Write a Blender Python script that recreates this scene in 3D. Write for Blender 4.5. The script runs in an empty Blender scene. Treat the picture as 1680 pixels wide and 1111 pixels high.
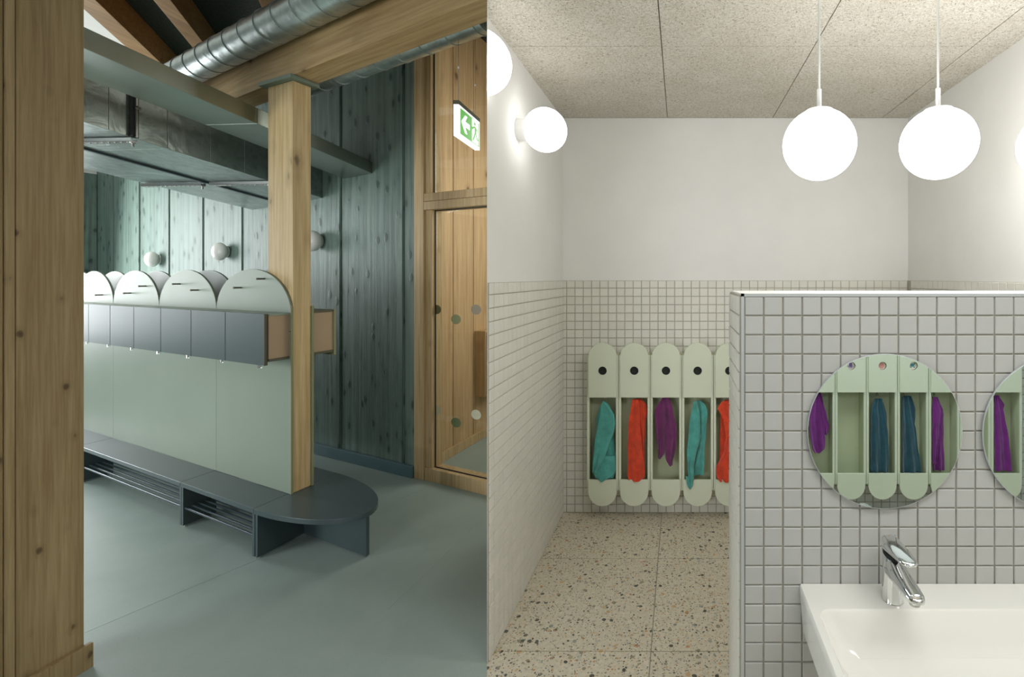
import bpy, bmesh, math, random
from mathutils import Vector, Matrix
R = math.radians
rnd = random.Random(7)

# ------------------------------------------------------------------ camera, world, lights, exposure
CAM_Z = 1.417
FPX, CX, CY = 800.0, 1116.0, 455.0          # focal length and principal point for a 1680 x 1111 frame
scn = bpy.context.scene
col = scn.collection
cam_d = bpy.data.cameras.new('camera')
cam_d.sensor_fit = 'HORIZONTAL'
cam_d.sensor_width = 36
cam_d.lens = FPX / 1680 * 36
cam_d.shift_x = -(CX - 840) / 1680
cam_d.shift_y = -(555.5 - CY) / 1680
cam_d.clip_start = 0.02
cam = bpy.data.objects.new('camera', cam_d)
cam.location = (0, 0, CAM_Z)
cam.rotation_euler = (R(90), 0, 0)
col.objects.link(cam)
scn.camera = cam

w = bpy.data.worlds.new('world')
scn.world = w
w.use_nodes = True
w.node_tree.nodes['Background'].inputs[0].default_value = (0.72, 0.85, 1.0, 1)
w.node_tree.nodes['Background'].inputs[1].default_value = 0.35
scn.view_settings.view_transform = 'Standard'
scn.view_settings.look = 'None'
scn.view_settings.exposure = 0.0
scn.view_settings.gamma = 1
scn.view_settings.use_curve_mapping = False


def area(name, loc, target, sx, sy, power, colr):
    d = bpy.data.lights.new(name, 'AREA')
    d.shape = 'RECTANGLE'
    d.size, d.size_y = sx, sy
    d.energy = power
    d.color = colr
    o = bpy.data.objects.new(name, d)
    o.location = loc
    o.rotation_euler = (Vector(target) - Vector(loc)).to_track_quat('-Z', 'Y').to_euler()
    col.objects.link(o)
    return o


area('daylight_end_window', (-6.9, 4.35, 1.6), (-2.0, 2.2, 0.8), 1.3, 1.7, 115, (0.95, 0.99, 1.0))
area('side_fill', (-5.4, -0.7, 1.35), (-1.8, 2.4, 0.6), 1.6, 1.9, 84, (0.93, 0.985, 1.0))  # added fill from the left, no window stands here
area('entrance_fill', (-2.7, -2.7, 1.1), (-2.4, 2.6, 1.1), 2.2, 1.6, 70, (0.97, 0.99, 1.0))  # added fill behind the camera for floor, post and near timber
area('daylight_corridor_window', (-0.35, 4.2, 1.9), (-1.8, 4.0, 1.2), 1.2, 1.8, 30, (1.0, 0.98, 0.93))
area('vanity_fill', (0.9, 0.45, 2.32), (0.9, 0.2, 0.0), 1.6, 0.5, 22, (0.98, 0.99, 1.0))  # added overhead fill for basin, tiles and reflected cubbies, no fitting there


# ------------------------------------------------------------------ helpers
def P(px, py, Y):
    """world point seen at px, py standing Y metres in front of the lens"""
    return Vector(((px - CX) / FPX * Y, Y, CAM_Z - (py - CY) / FPX * Y))


def V2(x, y):
    return Vector((x, y))


EL = V2(0.9100, -0.4146)      # long direction of the cloakroom furniture and of its rear wall
NL = V2(0.4146, 0.9100)       # normal of those planes
WL = V2(0.2241, 0.9745)       # depth direction of the cloakroom furniture
JL = V2(-2.144, 2.449)        # floor point under the bench joint


def plane_pt(px, D):
    """plan point on the cloakroom plane NL.p = D in the direction of px"""
    rx = (px - CX) / FPX
    Y = D / (NL.x * rx + NL.y)
    return V2(rx * Y, Y)


def L(a, t, z=None):
    p = JL + EL * a + WL * t
    return p if z is None else Vector((p.x, p.y, z))


DJ = NL.dot(JL)
NW = NL.dot(WL)


def a_of(px, t):
    """furniture coordinate a for a pixel column at furniture depth t"""
    p = plane_pt(px, DJ + t * NW)
    return (p - JL - WL * t).dot(EL)


class MB:
    def __init__(s):
        s.v, s.f = [], []

    def add(s, vs, fs):
        n = len(s.v)
        s.v += [tuple(v) for v in vs]
        s.f += [tuple(i + n for i in f) for f in fs]
        return s

    def hexa(s, p):
        """8 points: bottom ring of four, top ring of four"""
        return s.add(p, [(3, 2, 1, 0), (4, 5, 6, 7), (0, 1, 5, 4), (1, 2, 6, 5), (2, 3, 7, 6), (3, 0, 4, 7)])

    def box(s, x0, x1, y0, y1, z0, z1):
        return s.hexa([(x0, y0, z0), (x1, y0, z0), (x1, y1, z0), (x0, y1, z0), (x0, y0, z1), (x1, y0, z1), (x1, y1, z1), (x0, y1, z1)])

    def prism(s, pts, z0, z1):
        n = len(pts)
        vs = [(p[0], p[1], z0) for p in pts] + [(p[0], p[1], z1) for p in pts]
        fs = [tuple(reversed(range(n))), tuple(range(n, 2 * n))] + [(i, (i + 1) % n, n + (i + 1) % n, n + i) for i in range(n)]
        return s.add(vs, fs)

    def lbox(s, a0, a1, t0, t1, z0, z1):
        return s.prism([L(a0, t0), L(a1, t0), L(a1, t1), L(a0, t1)], z0, z1)

    def extr(s, poly, vec):
        """closed 3-D polygon pushed along vec"""
        n = len(poly)
        vec = Vector(vec)
        vs = [Vector(p) for p in poly] + [Vector(p) + vec for p in poly]
        fs = [tuple(reversed(range(n))), tuple(range(n, 2 * n))] + [(i, (i + 1) % n, n + (i + 1) % n, n + i) for i in range(n)]
        return s.add(vs, fs)

    def ringplate(s, outer, inner, vec):
        """plate with a hole; outer and inner loops have the same count"""
        n = len(outer)
        vec = Vector(vec)
        o = [Vector(p) for p in outer]
        i_ = [Vector(p) for p in inner]
        vs = o + i_ + [p + vec for p in o] + [p + vec for p in i_]
        fs = []
        for k in range(n):
            m = (k + 1) % n
            fs += [(k, m, n + m, n + k), (2 * n + k, 3 * n + k, 3 * n + m, 2 * n + m), (k, 2 * n + k, 2 * n + m, m), (n + k, n + m, 3 * n + m, 3 * n + k)]
        return s.add(vs, fs)

    def tube(s, p0, p1, r, n=12, r1=None):
        p0, p1 = Vector(p0), Vector(p1)
        q = (p1 - p0).to_track_quat('Z', 'Y').to_matrix()
        r1 = r if r1 is None else r1
        vs = []
        for p, rr in ((p0, r), (p1, r1)):
            for k in range(n):
                a = 2 * math.pi * k / n
                vs.append(p + q @ Vector((rr * math.cos(a), rr * math.sin(a), 0)))
        fs = [tuple(reversed(range(n))), tuple(range(n, 2 * n))] + [(i, (i + 1) % n, n + (i + 1) % n, n + i) for i in range(n)]
        return s.add(vs, fs)

    def path(s, pts, r, n=8):
        rings = []
        pts = [Vector(p) for p in pts]
        for i, p in enumerate(pts):
            d = pts[min(i + 1, len(pts) - 1)] - pts[max(i - 1, 0)]
            q = d.to_track_quat('Z', 'Y').to_matrix()
            rings.append([p + q @ Vector((r * math.cos(2 * math.pi * k / n), r * math.sin(2 * math.pi * k / n), 0)) for k in range(n)])
        vs = [v for ring in rings for v in ring]
        fs = [tuple(reversed(range(n))), tuple(range((len(rings) - 1) * n, len(rings) * n))]
        for j in range(len(rings) - 1):
            for k in range(n):
                m = (k + 1) % n
                fs.append((j * n + k, j * n + m, (j + 1) * n + m, (j + 1) * n + k))
        return s.add(vs, fs)

    def lathe(s, prof, n=32, M=None):
        """prof: (radius, z) pairs from bottom to top; M places it"""
        M = M or Matrix()
        vs, fs = [], []
        for r, z in prof:
            for k in range(n):
                a = 2 * math.pi * k / n
                vs.append(M @ Vector((r * math.cos(a), r * math.sin(a), z)))
        for j in range(len(prof) - 1):
            for k in range(n):
                m = (k + 1) % n
                fs.append((j * n + k, j * n + m, (j + 1) * n + m, (j + 1) * n + k))
        fs += [tuple(reversed(range(n))), tuple(range((len(prof) - 1) * n, len(prof) * n))]
        return s.add(vs, fs)

    def ball(s, M, nu=32, nv=18):
        prof = [(max(1e-4, math.sin(math.pi * i / nv)), -math.cos(math.pi * i / nv)) for i in range(nv + 1)]
        return s.lathe(prof, nu, M)

    def mesh(s, name, mat):
        me = bpy.data.meshes.new(name)
        me.from_pydata(s.v, [], s.f)
        bm = bmesh.new()
        bm.from_mesh(me)
        bmesh.ops.recalc_face_normals(bm, faces=bm.faces)
        bm.to_mesh(me)
        bm.free()
        if mat:
            me.materials.append(mat)
        return me

    def build(s, name, mat, parent=None, smooth=False, bevel=0.0, **kw):
        return link(name, s.mesh(name, mat), parent, smooth, bevel, **kw)


def link(name, me, parent=None, smooth=False, bevel=0.0, label=None, cat=None, group=None, kind=None):
    o = bpy.data.objects.new(name, me)
    col.objects.link(o)
    if parent:
        o.parent = parent
    if smooth:
        me.polygons.foreach_set('use_smooth', [True] * len(me.polygons))
        try:
            me.set_sharp_from_angle(angle=R(38))
        except Exception:
            pass
    if bevel:
        m = o.modifiers.new('bevel', 'BEVEL')
        m.width = bevel
        m.segments = 2
        m.limit_method = 'ANGLE'
        m.angle_limit = R(40)
    return tag(o, label, cat, group, kind)


def tag(o, label=None, cat=None, group=None, kind=None):
    if label:
        o['label'] = label
    if cat:
        o['category'] = cat
    if group:
        o['group'] = group
    if kind:
        o['kind'] = kind
    return o


def empty(name, loc, label, cat, group=None, kind=None):
    o = bpy.data.objects.new(name, None)
    o.location = loc
    o.empty_display_size = 0.05
    col.objects.link(o)
    return tag(o, label, cat, group, kind)


def part(mb, name, mat, root, **kw):
    """mesh written in world coordinates, parented to a root Empty that may stand anywhere"""
    o = mb.build(name, mat, root, **kw)
    off = Vector((0, 0, 0))
    p = root
    while p is not None:
        off += p.location
        p = p.parent
    o.location = -off
    return o


def clip(poly, p, n):
    """keep the side of a plan polygon where (q-p).n >= 0"""
    out = []
    for i in range(len(poly)):
        a, b = Vector(poly[i]), Vector(poly[(i + 1) % len(poly)])
        da, db = (a - p).dot(n), (b - p).dot(n)
        if da >= 0:
            out.append(a)
        if (da >= 0) != (db >= 0):
            out.append(a + (b - a) * (da / (da - db)))
    return out


# ------------------------------------------------------------------ materials
def newmat(name):
    m = bpy.data.materials.new(name)
    m.use_nodes = True
    nt = m.node_tree
    b = nt.nodes['Principled BSDF']
    return m, nt, b


def srgb(r, g, b):
    f = lambda c: (c / 255 / 12.92) if c <= 10 else ((c / 255 + 0.055) / 1.055) ** 2.4
    return (f(r), f(g), f(b), 1)


def node(nt, t, **kw):
    n = nt.nodes.new(t)
    for k, v in kw.items():
        if k.startswith('i_'):
            n.inputs[k[2:].replace('_', ' ')].default_value = v
        else:
            setattr(n, k, v)
    return n


def ramp(nt, fac, stops):
    r = nt.nodes.new('ShaderNodeValToRGB')
    nt.links.new(fac, r.inputs[0])
    el = r.color_ramp.elements
    while len(el) < len(stops):
        el.new(0.5)
    for e, (p, c) in zip(el, stops):
        e.position = p
        e.color = c if len(c) == 4 else (*c, 1)
    return r.outputs[0]


def mix(nt, fac, a, b, mode='MIX'):
    m = nt.nodes.new('ShaderNodeMix')
    m.data_type = 'RGBA'
    m.blend_type = mode
    for s, v in ((m.inputs[0], fac), (m.inputs[6], a), (m.inputs[7], b)):
        if hasattr(v, 'links'):
            nt.links.new(v, s)
        else:
            s.default_value = v
    return m.outputs[2]


def coords(nt, scale=(1, 1, 1), rot=(0, 0, 0), jitter=0.0, obj=True):
    tc = nt.nodes.new('ShaderNodeTexCoord')
    mp = nt.nodes.new('ShaderNodeMapping')
    mp.inputs['Scale'].default_value = scale
    mp.inputs['Rotation'].default_value = rot
    src = tc.outputs['Object']
    if rot != (0, 0, 0):
        pre = nt.nodes.new('ShaderNodeMapping')
        pre.inputs['Rotation'].default_value = rot
        nt.links.new(src, pre.inputs[0])
        src = pre.outputs[0]
        mp.inputs['Rotation'].default_value = (0, 0, 0)
    if jitter:
        oi = nt.nodes.new('ShaderNodeObjectInfo')
        ad = nt.nodes.new('ShaderNodeVectorMath')
        ad.operation = 'MULTIPLY_ADD'
        ad.inputs[1].default_value = (jitter, jitter * 1.7, jitter * 2.3)
        nt.links.new(oi.outputs['Random'], ad.inputs[0])
        nt.links.new(src, ad.inputs[2])
        src = ad.outputs[0]
    nt.links.new(src, mp.inputs[0])
    return mp.outputs[0]


def plain(name, c, rough=0.6, metal=0.0, var=0.04, bump=0.0, scale=6.0, spec=0.5, jit=0.0):
    m, nt, b = newmat(name)
    co = coords(nt, (scale,) * 3)
    n = node(nt, 'ShaderNodeTexNoise', i_Scale=1.0, i_Detail=4.0)
    nt.links.new(co, n.inputs['Vector'])
    d = tuple(max(0, x * (1 - 2.2 * var)) for x in c[:3]) + (1,)
    h = tuple(min(1, x * (1 + 2.2 * var)) for x in c[:3]) + (1,)
    cc = ramp(nt, n.outputs[0], [(0.3, d), (0.7, h)])
    if jit:
        oi = nt.nodes.new('ShaderNodeObjectInfo')
        g = ramp(nt, oi.outputs['Random'], [(0, (1 - jit,) * 3), (1, (1.0,) * 3)])
        cc = mix(nt, 1.0, cc, g, 'MULTIPLY')
    nt.links.new(cc, b.inputs['Base Color'])
    b.inputs['Roughness'].default_value = rough
    b.inputs['Metallic'].default_value = metal
    b.inputs['Specular IOR Level'].default_value = spec
    if bump:
        n2 = node(nt, 'ShaderNodeTexNoise', i_Scale=40.0, i_Detail=3.0)
        nt.links.new(co, n2.inputs['Vector'])
        bp = node(nt, 'ShaderNodeBump', i_Strength=bump, i_Distance=0.002)
        nt.links.new(n2.outputs[0], bp.inputs['Height'])
        nt.links.new(bp.outputs[0], b.inputs['Normal'])
    return m


def wood(name, light, dark, knot, rot=(0, 0, 0), grain=26.0, knots=0.9, kscale=6.0, rough=0.55, bump=0.25, spec=0.3, ks=1.0, warp=0.03):
    """softwood; the fibre runs along local z after rot"""
    m, nt, b = newmat(name)
    co = coords(nt, (1, 1, 1), rot, 3.1)
    # slight bending of the fibre
    wn = node(nt, 'ShaderNodeTexNoise', i_Scale=2.2, i_Detail=1.0)
    mpw = nt.nodes.new('ShaderNodeMapping')
    mpw.inputs['Scale'].default_value = (1, 1, 0.6)
    nt.links.new(co, mpw.inputs[0])
    nt.links.new(mpw.outputs[0], wn.inputs['Vector'])
    ad = nt.nodes.new('ShaderNodeVectorMath')
    ad.operation = 'MULTIPLY_ADD'
    ad.inputs[1].default_value = (warp, warp, 0)
    nt.links.new(wn.outputs['Color'], ad.inputs[0])
    nt.links.new(co, ad.inputs[2])
    mp = nt.nodes.new('ShaderNodeMapping')
    mp.inputs['Scale'].default_value = (grain, grain, grain * 0.035)
    nt.links.new(ad.outputs[0], mp.inputs[0])
    g = node(nt, 'ShaderNodeTexNoise', i_Scale=2.2, i_Detail=5.0, i_Roughness=0.6)
    nt.links.new(mp.outputs[0], g.inputs['Vector'])
    base = ramp(nt, g.outputs[0], [(0.34, dark), (0.50, tuple(0.5 * (x + y) for x, y in zip(light, dark))), (0.66, light)])
    # broad tone change
    mp3 = nt.nodes.new('ShaderNodeMapping')
    mp3.inputs['Scale'].default_value = (9, 9, 0.5)
    nt.links.new(co, mp3.inputs[0])
    g3 = node(nt, 'ShaderNodeTexNoise', i_Scale=1.0, i_Detail=2.0)
    nt.links.new(mp3.outputs[0], g3.inputs['Vector'])
    tone = ramp(nt, g3.outputs[0], [(0.3, (0.80, 0.78, 0.76)), (0.7, (1.0, 1.0, 1.0))])
    base = mix(nt, 1.0, base, tone, 'MULTIPLY')
    # knots
    mp2 = nt.nodes.new('ShaderNodeMapping')
    mp2.inputs['Scale'].default_value = (kscale, kscale, kscale * 0.62)
    nt.links.new(co, mp2.inputs[0])
    n2 = node(nt, 'ShaderNodeTexNoise', i_Scale=3.0, i_Detail=2.0)
    nt.links.new(mp2.outputs[0], n2.inputs['Vector'])
    ad2 = nt.nodes.new('ShaderNodeVectorMath')
    ad2.operation = 'MULTIPLY_ADD'
    ad2.inputs[1].default_value = (0.16, 0.16, 0.16)
    nt.links.new(n2.outputs['Color'], ad2.inputs[0])
    nt.links.new(mp2.outputs[0], ad2.inputs[2])
    v = node(nt, 'ShaderNodeTexVoronoi', i_Scale=1.0)
    nt.links.new(ad2.outputs[0], v.inputs['Vector'])
    kf = ramp(nt, v.outputs['Distance'], [(0.0, (1, 1, 1)), (0.075 * ks, (0.8, 0.8, 0.8)), (0.12 * ks, (0.22,) * 3), (0.26 * ks, (0, 0, 0))])
    kk = nt.nodes.new('ShaderNodeMath')
    kk.operation = 'MULTIPLY'
    nt.links.new(kf, kk.inputs[0])
    kk.inputs[1].default_value = knots
    c = mix(nt, kk.outputs[0], base, knot)
    nt.links.new(c, b.inputs['Base Color'])
    b.inputs['Roughness'].default_value = rough
    b.inputs['Specular IOR Level'].default_value = spec
    if bump:
        hm = nt.nodes.new('ShaderNodeMath')
        hm.operation = 'ADD'
        nt.links.new(g.outputs[0], hm.inputs[0])
        nt.links.new(kk.outputs[0], hm.inputs[1])
        bp = node(nt, 'ShaderNodeBump', i_Strength=bump, i_Distance=0.004)
        nt.links.new(hm.outputs[0], bp.inputs['Height'])
        nt.links.new(bp.outputs[0], b.inputs['Normal'])
    return m


M = {}
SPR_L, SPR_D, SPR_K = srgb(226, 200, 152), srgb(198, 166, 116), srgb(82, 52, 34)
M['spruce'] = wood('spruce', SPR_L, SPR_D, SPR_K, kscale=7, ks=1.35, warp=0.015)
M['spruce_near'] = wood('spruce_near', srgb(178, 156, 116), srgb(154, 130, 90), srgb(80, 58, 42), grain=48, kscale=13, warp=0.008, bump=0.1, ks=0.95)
M['spruce_pale'] = wood('spruce_pale', srgb(222, 196, 152), srgb(196, 163, 115), srgb(140, 100, 66), knots=0.35)
M['spruce_warm'] = wood('spruce_warm', srgb(222, 190, 146), srgb(196, 160, 116), srgb(98, 58, 34), kscale=5)
BEAM_ANG = math.atan2(-0.4809, 0.8768)
M['spruce_beam'] = wood('spruce_beam', srgb(204, 176, 130), srgb(176, 144, 98), SPR_K, rot=(0, R(-90), 0))
RAFT = V2(-0.52, 0.854)
M['rafter'] = wood('rafter', srgb(178, 138, 88), srgb(146, 106, 62), SPR_K, rot=(R(90), 0, 0))
M['teal_wood'] = wood('teal_wood', srgb(130, 150, 140), srgb(100, 121, 113), srgb(50, 72, 66), grain=14, knots=0.9, kscale=10.0, rough=0.55, bump=0.9, spec=0.35, ks=1.9)
M['teal_trim'] = plain('teal_trim', srgb(86, 112, 118), 0.4, var=0.03)
M['dark_joint'] = plain('dark_joint', srgb(34, 44, 44), 0.9)
M['white_paint'] = plain('white_paint', srgb(226, 224, 218), 0.85, var=0.01)
M['plaster'] = plain('plaster', srgb(228, 227, 223), 0.9, var=0.008, bump=0.03)
M['sage'] = plain('sage', srgb(146, 157, 141), 0.45, var=0.015, scale=3)
M['sage_edge'] = plain('sage_edge', srgb(146, 146, 108), 0.6, var=0.03)
M['slate'] = plain('slate', srgb(70, 85, 83), 0.45, var=0.015, scale=3, spec=0.45)
M['slate_bench'] = plain('slate_bench', srgb(68, 82, 83), 0.33, var=0.015, scale=3, spec=0.5)
M['olive_edge'] = plain('olive_edge', srgb(96, 92, 72), 0.6)
M['tan_board'] = plain('tan_board', srgb(178, 152, 122), 0.6, var=0.02)
M['chrome'] = plain('chrome', srgb(225, 226, 226), 0.06, 1.0, var=0.0)
M['brushed'] = plain('brushed', srgb(180, 180, 176), 0.3, 1.0, var=0.02)
M['rod_metal'] = plain('rod_metal', srgb(78, 90, 96), 0.35, 0.4, var=0.02)
M['cap_green'] = plain('cap_green', srgb(112, 128, 112), 0.5)
M['steel_paint'] = plain('steel_paint', srgb(160, 167, 158), 0.3, 0.85, var=0.05, scale=4, spec=0.5)
M['black'] = plain('black', srgb(24, 26, 26), 0.6, var=0.02)
M['white_plastic'] = plain('white_plastic', srgb(236, 236, 234), 0.4, var=0.0)
M['opal'] = plain('opal', srgb(240, 238, 232), 0.25, var=0.0)
M['grout'] = plain('grout', srgb(164, 160, 147), 0.95, var=0.03, scale=30)
M['grout_light'] = plain('grout_light', srgb(176, 172, 156), 0.95, var=0.03, scale=30)
M['tile'] = plain('tile', srgb(224, 222, 212), 0.42, var=0.006, jit=0.05, spec=0.4)
M['tile_shaded'] = plain('tile_shaded', srgb(188, 188, 183), 0.42, var=0.006, jit=0.05, spec=0.4)  # the wall tile again, darkened: shade of the vanity front put in colour
M['trim_metal'] = plain('trim_metal', srgb(196, 200, 200), 0.4, 0.3, var=0.01)
M['cubby'] = plain('cubby', srgb(210, 216, 194), 0.5, var=0.01, scale=3)
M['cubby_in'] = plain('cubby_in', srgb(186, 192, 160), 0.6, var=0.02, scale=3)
M['hole'] = plain('hole', srgb(40, 44, 40), 0.8, var=0.1, scale=20)
M['ceramic'] = plain('ceramic', srgb(240, 238, 230), 0.12, var=0.0, spec=0.6)
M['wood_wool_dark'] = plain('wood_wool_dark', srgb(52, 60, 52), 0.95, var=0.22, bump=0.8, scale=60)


def glow(name, strength, c=(1.0, 0.99, 0.975)):
    m, nt, b = newmat(name)
    b.inputs['Base Color'].default_value = (0.9, 0.9, 0.88, 1)
    b.inputs['Emission Color'].default_value = (*c, 1)
    b.inputs['Emission Strength'].default_value = strength
    b.inputs['Roughness'].default_value = 0.3
    return m


M['globe_on'] = glow('globe_on', 11.0)
M['globe_dim'] = glow('globe_dim', 3.4)
M['sign_white'] = glow('sign_white', 1.5, (1, 1, 0.96))
M['sign_green'] = glow('sign_green', 0.5, (0.10, 0.55, 0.05))
for mm in ('sign_green',):
    M[mm].node_tree.nodes['Principled BSDF'].inputs['Base Color'].default_value = (0.08, 0.4, 0.05, 1)


def galvanised():
    m, nt, b = newmat('galvanised')
    co = coords(nt, (1, 1, 1))
    v = node(nt, 'ShaderNodeTexVoronoi', i_Scale=30.0)
    nt.links.new(co, v.inputs['Vector'])
    n = node(nt, 'ShaderNodeTexNoise', i_Scale=6.0, i_Detail=3.0, i_Distortion=1.0)
    nt.links.new(co, n.inputs['Vector'])
    c1 = ramp(nt, v.outputs['Color'], [(0, srgb(176, 184, 182)), (1, srgb(200, 208, 206))])
    c2 = ramp(nt, n.outputs[0], [(0.3, (0.78, 0.8, 0.8)), (0.7, (1, 1, 1))])
    nt.links.new(mix(nt, 1.0, c1, c2, 'MULTIPLY'), b.inputs['Base Color'])
    b.inputs['Metallic'].default_value = 0.92
    b.inputs['Roughness'].default_value = 0.36
    bp = node(nt, 'ShaderNodeBump', i_Strength=0.25, i_Distance=0.02)
    nt.links.new(n.outputs[0], bp.inputs['Height'])
    nt.links.new(bp.outputs[0], b.inputs['Normal'])
    return m


M['galvanised'] = galvanised()


def mirror_mat():
    m, nt, b = newmat('mirror_glass')
    b.inputs['Base Color'].default_value = (0.86, 0.97, 0.99, 1)
    b.inputs['Metallic'].default_value = 1.0
    b.inputs['Roughness'].default_value = 0.0
    return m


M['mirror'] = mirror_mat()


def glass_mat():
    m, nt, b = newmat('window_glass')
    nt.nodes.remove(b)
    out = nt.nodes['Material Output']
    t = nt.nodes.new('ShaderNodeBsdfTransparent')
    t.inputs[0].default_value = (0.95, 0.97, 0.95, 1)
    g = nt.nodes.new('ShaderNodeBsdfGlossy')
    g.inputs['Roughness'].default_value = 0.02
    x = nt.nodes.new('ShaderNodeMixShader')
    x.inputs[0].default_value = 0.05
    nt.links.new(t.outputs[0], x.inputs[1])
    nt.links.new(g.outputs[0], x.inputs[2])
    nt.links.new(x.outputs[0], out.inputs[0])
    return m


M['glass'] = glass_mat()


def lino():
    m, nt, b = newmat('grey_green_linoleum')
    co = coords(nt, (1, 1, 1))
    n = node(nt, 'ShaderNodeTexNoise', i_Scale=2.5, i_Detail=6.0, i_Roughness=0.65, i_Distortion=0.6)
    nt.links.new(co, n.inputs['Vector'])
    c = ramp(nt, n.outputs[0], [(0.25, srgb(152, 167, 160)), (0.75, srgb(166, 180, 174))])
    s = node(nt, 'ShaderNodeTexNoise', i_Scale=260.0, i_Detail=1.0)
    nt.links.new(co, s.inputs['Vector'])
    sp = ramp(nt, s.outputs[0], [(0.26, (0.62, 0.62, 0.62)), (0.32, (1, 1, 1))])
    nt.links.new(mix(nt, 1.0, c, sp, 'MULTIPLY'), b.inputs['Base Color'])
    r = ramp(nt, n.outputs[0], [(0.2, (0.36,) * 3), (0.8, (0.5,) * 3)])
    nt.links.new(r, b.inputs['Roughness'])
    b.inputs['Specular IOR Level'].default_value = 0.35
    return m


M['lino'] = lino()


def terrazzo():
    m, nt, b = newmat('terrazzo')
    co = coords(nt, (1, 1, 1))
    n0 = node(nt, 'ShaderNodeTexNoise', i_Scale=14.0, i_Detail=2.0)
    nt.links.new(co, n0.inputs['Vector'])
    ad = nt.nodes.new('ShaderNodeVectorMath')
    ad.operation = 'MULTIPLY_ADD'
    ad.inputs[1].default_value = (0.02, 0.02, 0.02)
    nt.links.new(n0.outputs['Color'], ad.inputs[0])
    nt.links.new(co, ad.inputs[2])
    n = node(nt, 'ShaderNodeTexNoise', i_Scale=60.0, i_Detail=5.0)
    nt.links.new(co, n.inputs['Vector'])
    c = ramp(nt, n.outputs[0], [(0.3, srgb(206, 197, 174)), (0.7, srgb(224, 216, 195))])
    oi = nt.nodes.new('ShaderNodeObjectInfo')
    c = mix(nt, 1.0, c, ramp(nt, oi.outputs['Random'], [(0, (0.93,) * 3), (1, (1,) * 3)]), 'MULTIPLY')
    for sc, th, keep in ((36.0, 0.30, 0.62), (70.0, 0.30, 0.5), (130.0, 0.33, 0.42)):
        v = node(nt, 'ShaderNodeTexVoronoi', i_Scale=sc)
        nt.links.new(ad.outputs[0], v.inputs['Vector'])
        sep = nt.nodes.new('ShaderNodeSeparateColor')
        nt.links.new(v.outputs['Color'], sep.inputs[0])
        chip = ramp(nt, v.outputs['Distance'], [(th, (1, 1, 1)), (th + 0.02, (0, 0, 0))])
        on = ramp(nt, sep.outputs[1], [(keep, (0, 0, 0)), (keep + 0.01, (1, 1, 1))])
        f = mix(nt, 1.0, chip, on, 'MULTIPLY')
        cc = ramp(nt, sep.outputs[0], [(0.0, srgb(70, 72, 64)), (0.30, srgb(96, 98, 88)), (0.34, srgb(192, 140, 98)), (0.52, srgb(205, 178, 130)),
                                       (0.56, srgb(142, 148, 142)), (0.75, srgb(222, 214, 196)), (0.8, srgb(150, 144, 120))])
        for e in nt.nodes:
            pass
        c = mix(nt, f, c, cc)
    nt.links.new(c, b.inputs['Base Color'])
    b.inputs['Roughness'].default_value = 0.45
    return m


M['terrazzo'] = terrazzo()


def woodwool():
    m, nt, b = newmat('wood_wool_board')
    co = coords(nt, (1, 1, 1))
    n = node(nt, 'ShaderNodeTexNoise', i_Scale=130.0, i_Detail=3.0, i_Distortion=1.6)
    nt.links.new(co, n.inputs['Vector'])
    n2 = node(nt, 'ShaderNodeTexNoise', i_Scale=6.0, i_Detail=2.0)
    nt.links.new(co, n2.inputs['Vector'])
    c = ramp(nt, n.outputs[0], [(0.30, srgb(128, 118, 98)), (0.42, srgb(196, 190, 176)), (0.6, srgb(222, 218, 208))])
    c = mix(nt, 1.0, c, ramp(nt, n2.outputs[0], [(0.3, (0.92, 0.91, 0.88)), (0.7, (1, 1, 1))]), 'MULTIPLY')
    nt.links.new(c, b.inputs['Base Color'])
    b.inputs['Roughness'].default_value = 0.95
    bp = node(nt, 'ShaderNodeBump', i_Strength=0.6, i_Distance=0.004)
    nt.links.new(n.outputs[0], bp.inputs['Height'])
    nt.links.new(bp.outputs[0], b.inputs['Normal'])
    return m


M['woodwool'] = woodwool()


def cloth(name, c):
    m, nt, b = newmat(name)
    co = coords(nt, (1, 1, 1))
    n = node(nt, 'ShaderNodeTexNoise', i_Scale=420.0, i_Detail=2.0)
    nt.links.new(co, n.inputs['Vector'])
    n2 = node(nt, 'ShaderNodeTexNoise', i_Scale=25.0, i_Detail=3.0)
    nt.links.new(co, n2.inputs['Vector'])
    d = tuple(x * 0.72 for x in c[:3]) + (1,)
    base = ramp(nt, n2.outputs[0], [(0.3, d), (0.65, c)])
    base = mix(nt, 1.0, base, ramp(nt, n.outputs[0], [(0.3, (0.7,) * 3), (0.6, (1.0,) * 3)]), 'MULTIPLY')
    nt.links.new(base, b.inputs['Base Color'])
    b.inputs['Roughness'].default_value = 0.95
    b.inputs['Sheen Weight'].default_value = 0.3
    bp = node(nt, 'ShaderNodeBump', i_Strength=0.7, i_Distance=0.002)
    nt.links.new(n.outputs[0], bp.inputs['Height'])
    nt.links.new(bp.outputs[0], b.inputs['Normal'])
    return m


M['turquoise'] = cloth('turquoise_terry', srgb(88, 176, 166))
M['red_orange'] = cloth('red_orange_terry', srgb(234, 74, 36))
M['purple'] = cloth('purple_terry', srgb(118, 42, 104))
M['violet'] = cloth('violet_terry', srgb(124, 34, 132))
M['petrol'] = cloth('petrol_terry', srgb(32, 82, 98))
for k, c in (('dot_olive', (112, 108, 68)), ('dot_moss', (160, 160, 112)), ('dot_tan', (160, 146, 122)), ('dot_cream', (196, 186, 148)),
             ('dot_green', (112, 124, 84)), ('dot_pale', (204, 200, 170)), ('pic_cream', (236, 222, 206)), ('pic_pink', (216, 148, 142)),
             ('pic_violet', (112, 92, 160)), ('pic_teal', (70, 146, 152)), ('red_mark', (200, 40, 40)), ('blue_mark', (40, 70, 170))):
    M[k] = plain(k, srgb(*c), 0.6, var=0.01)

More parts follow.
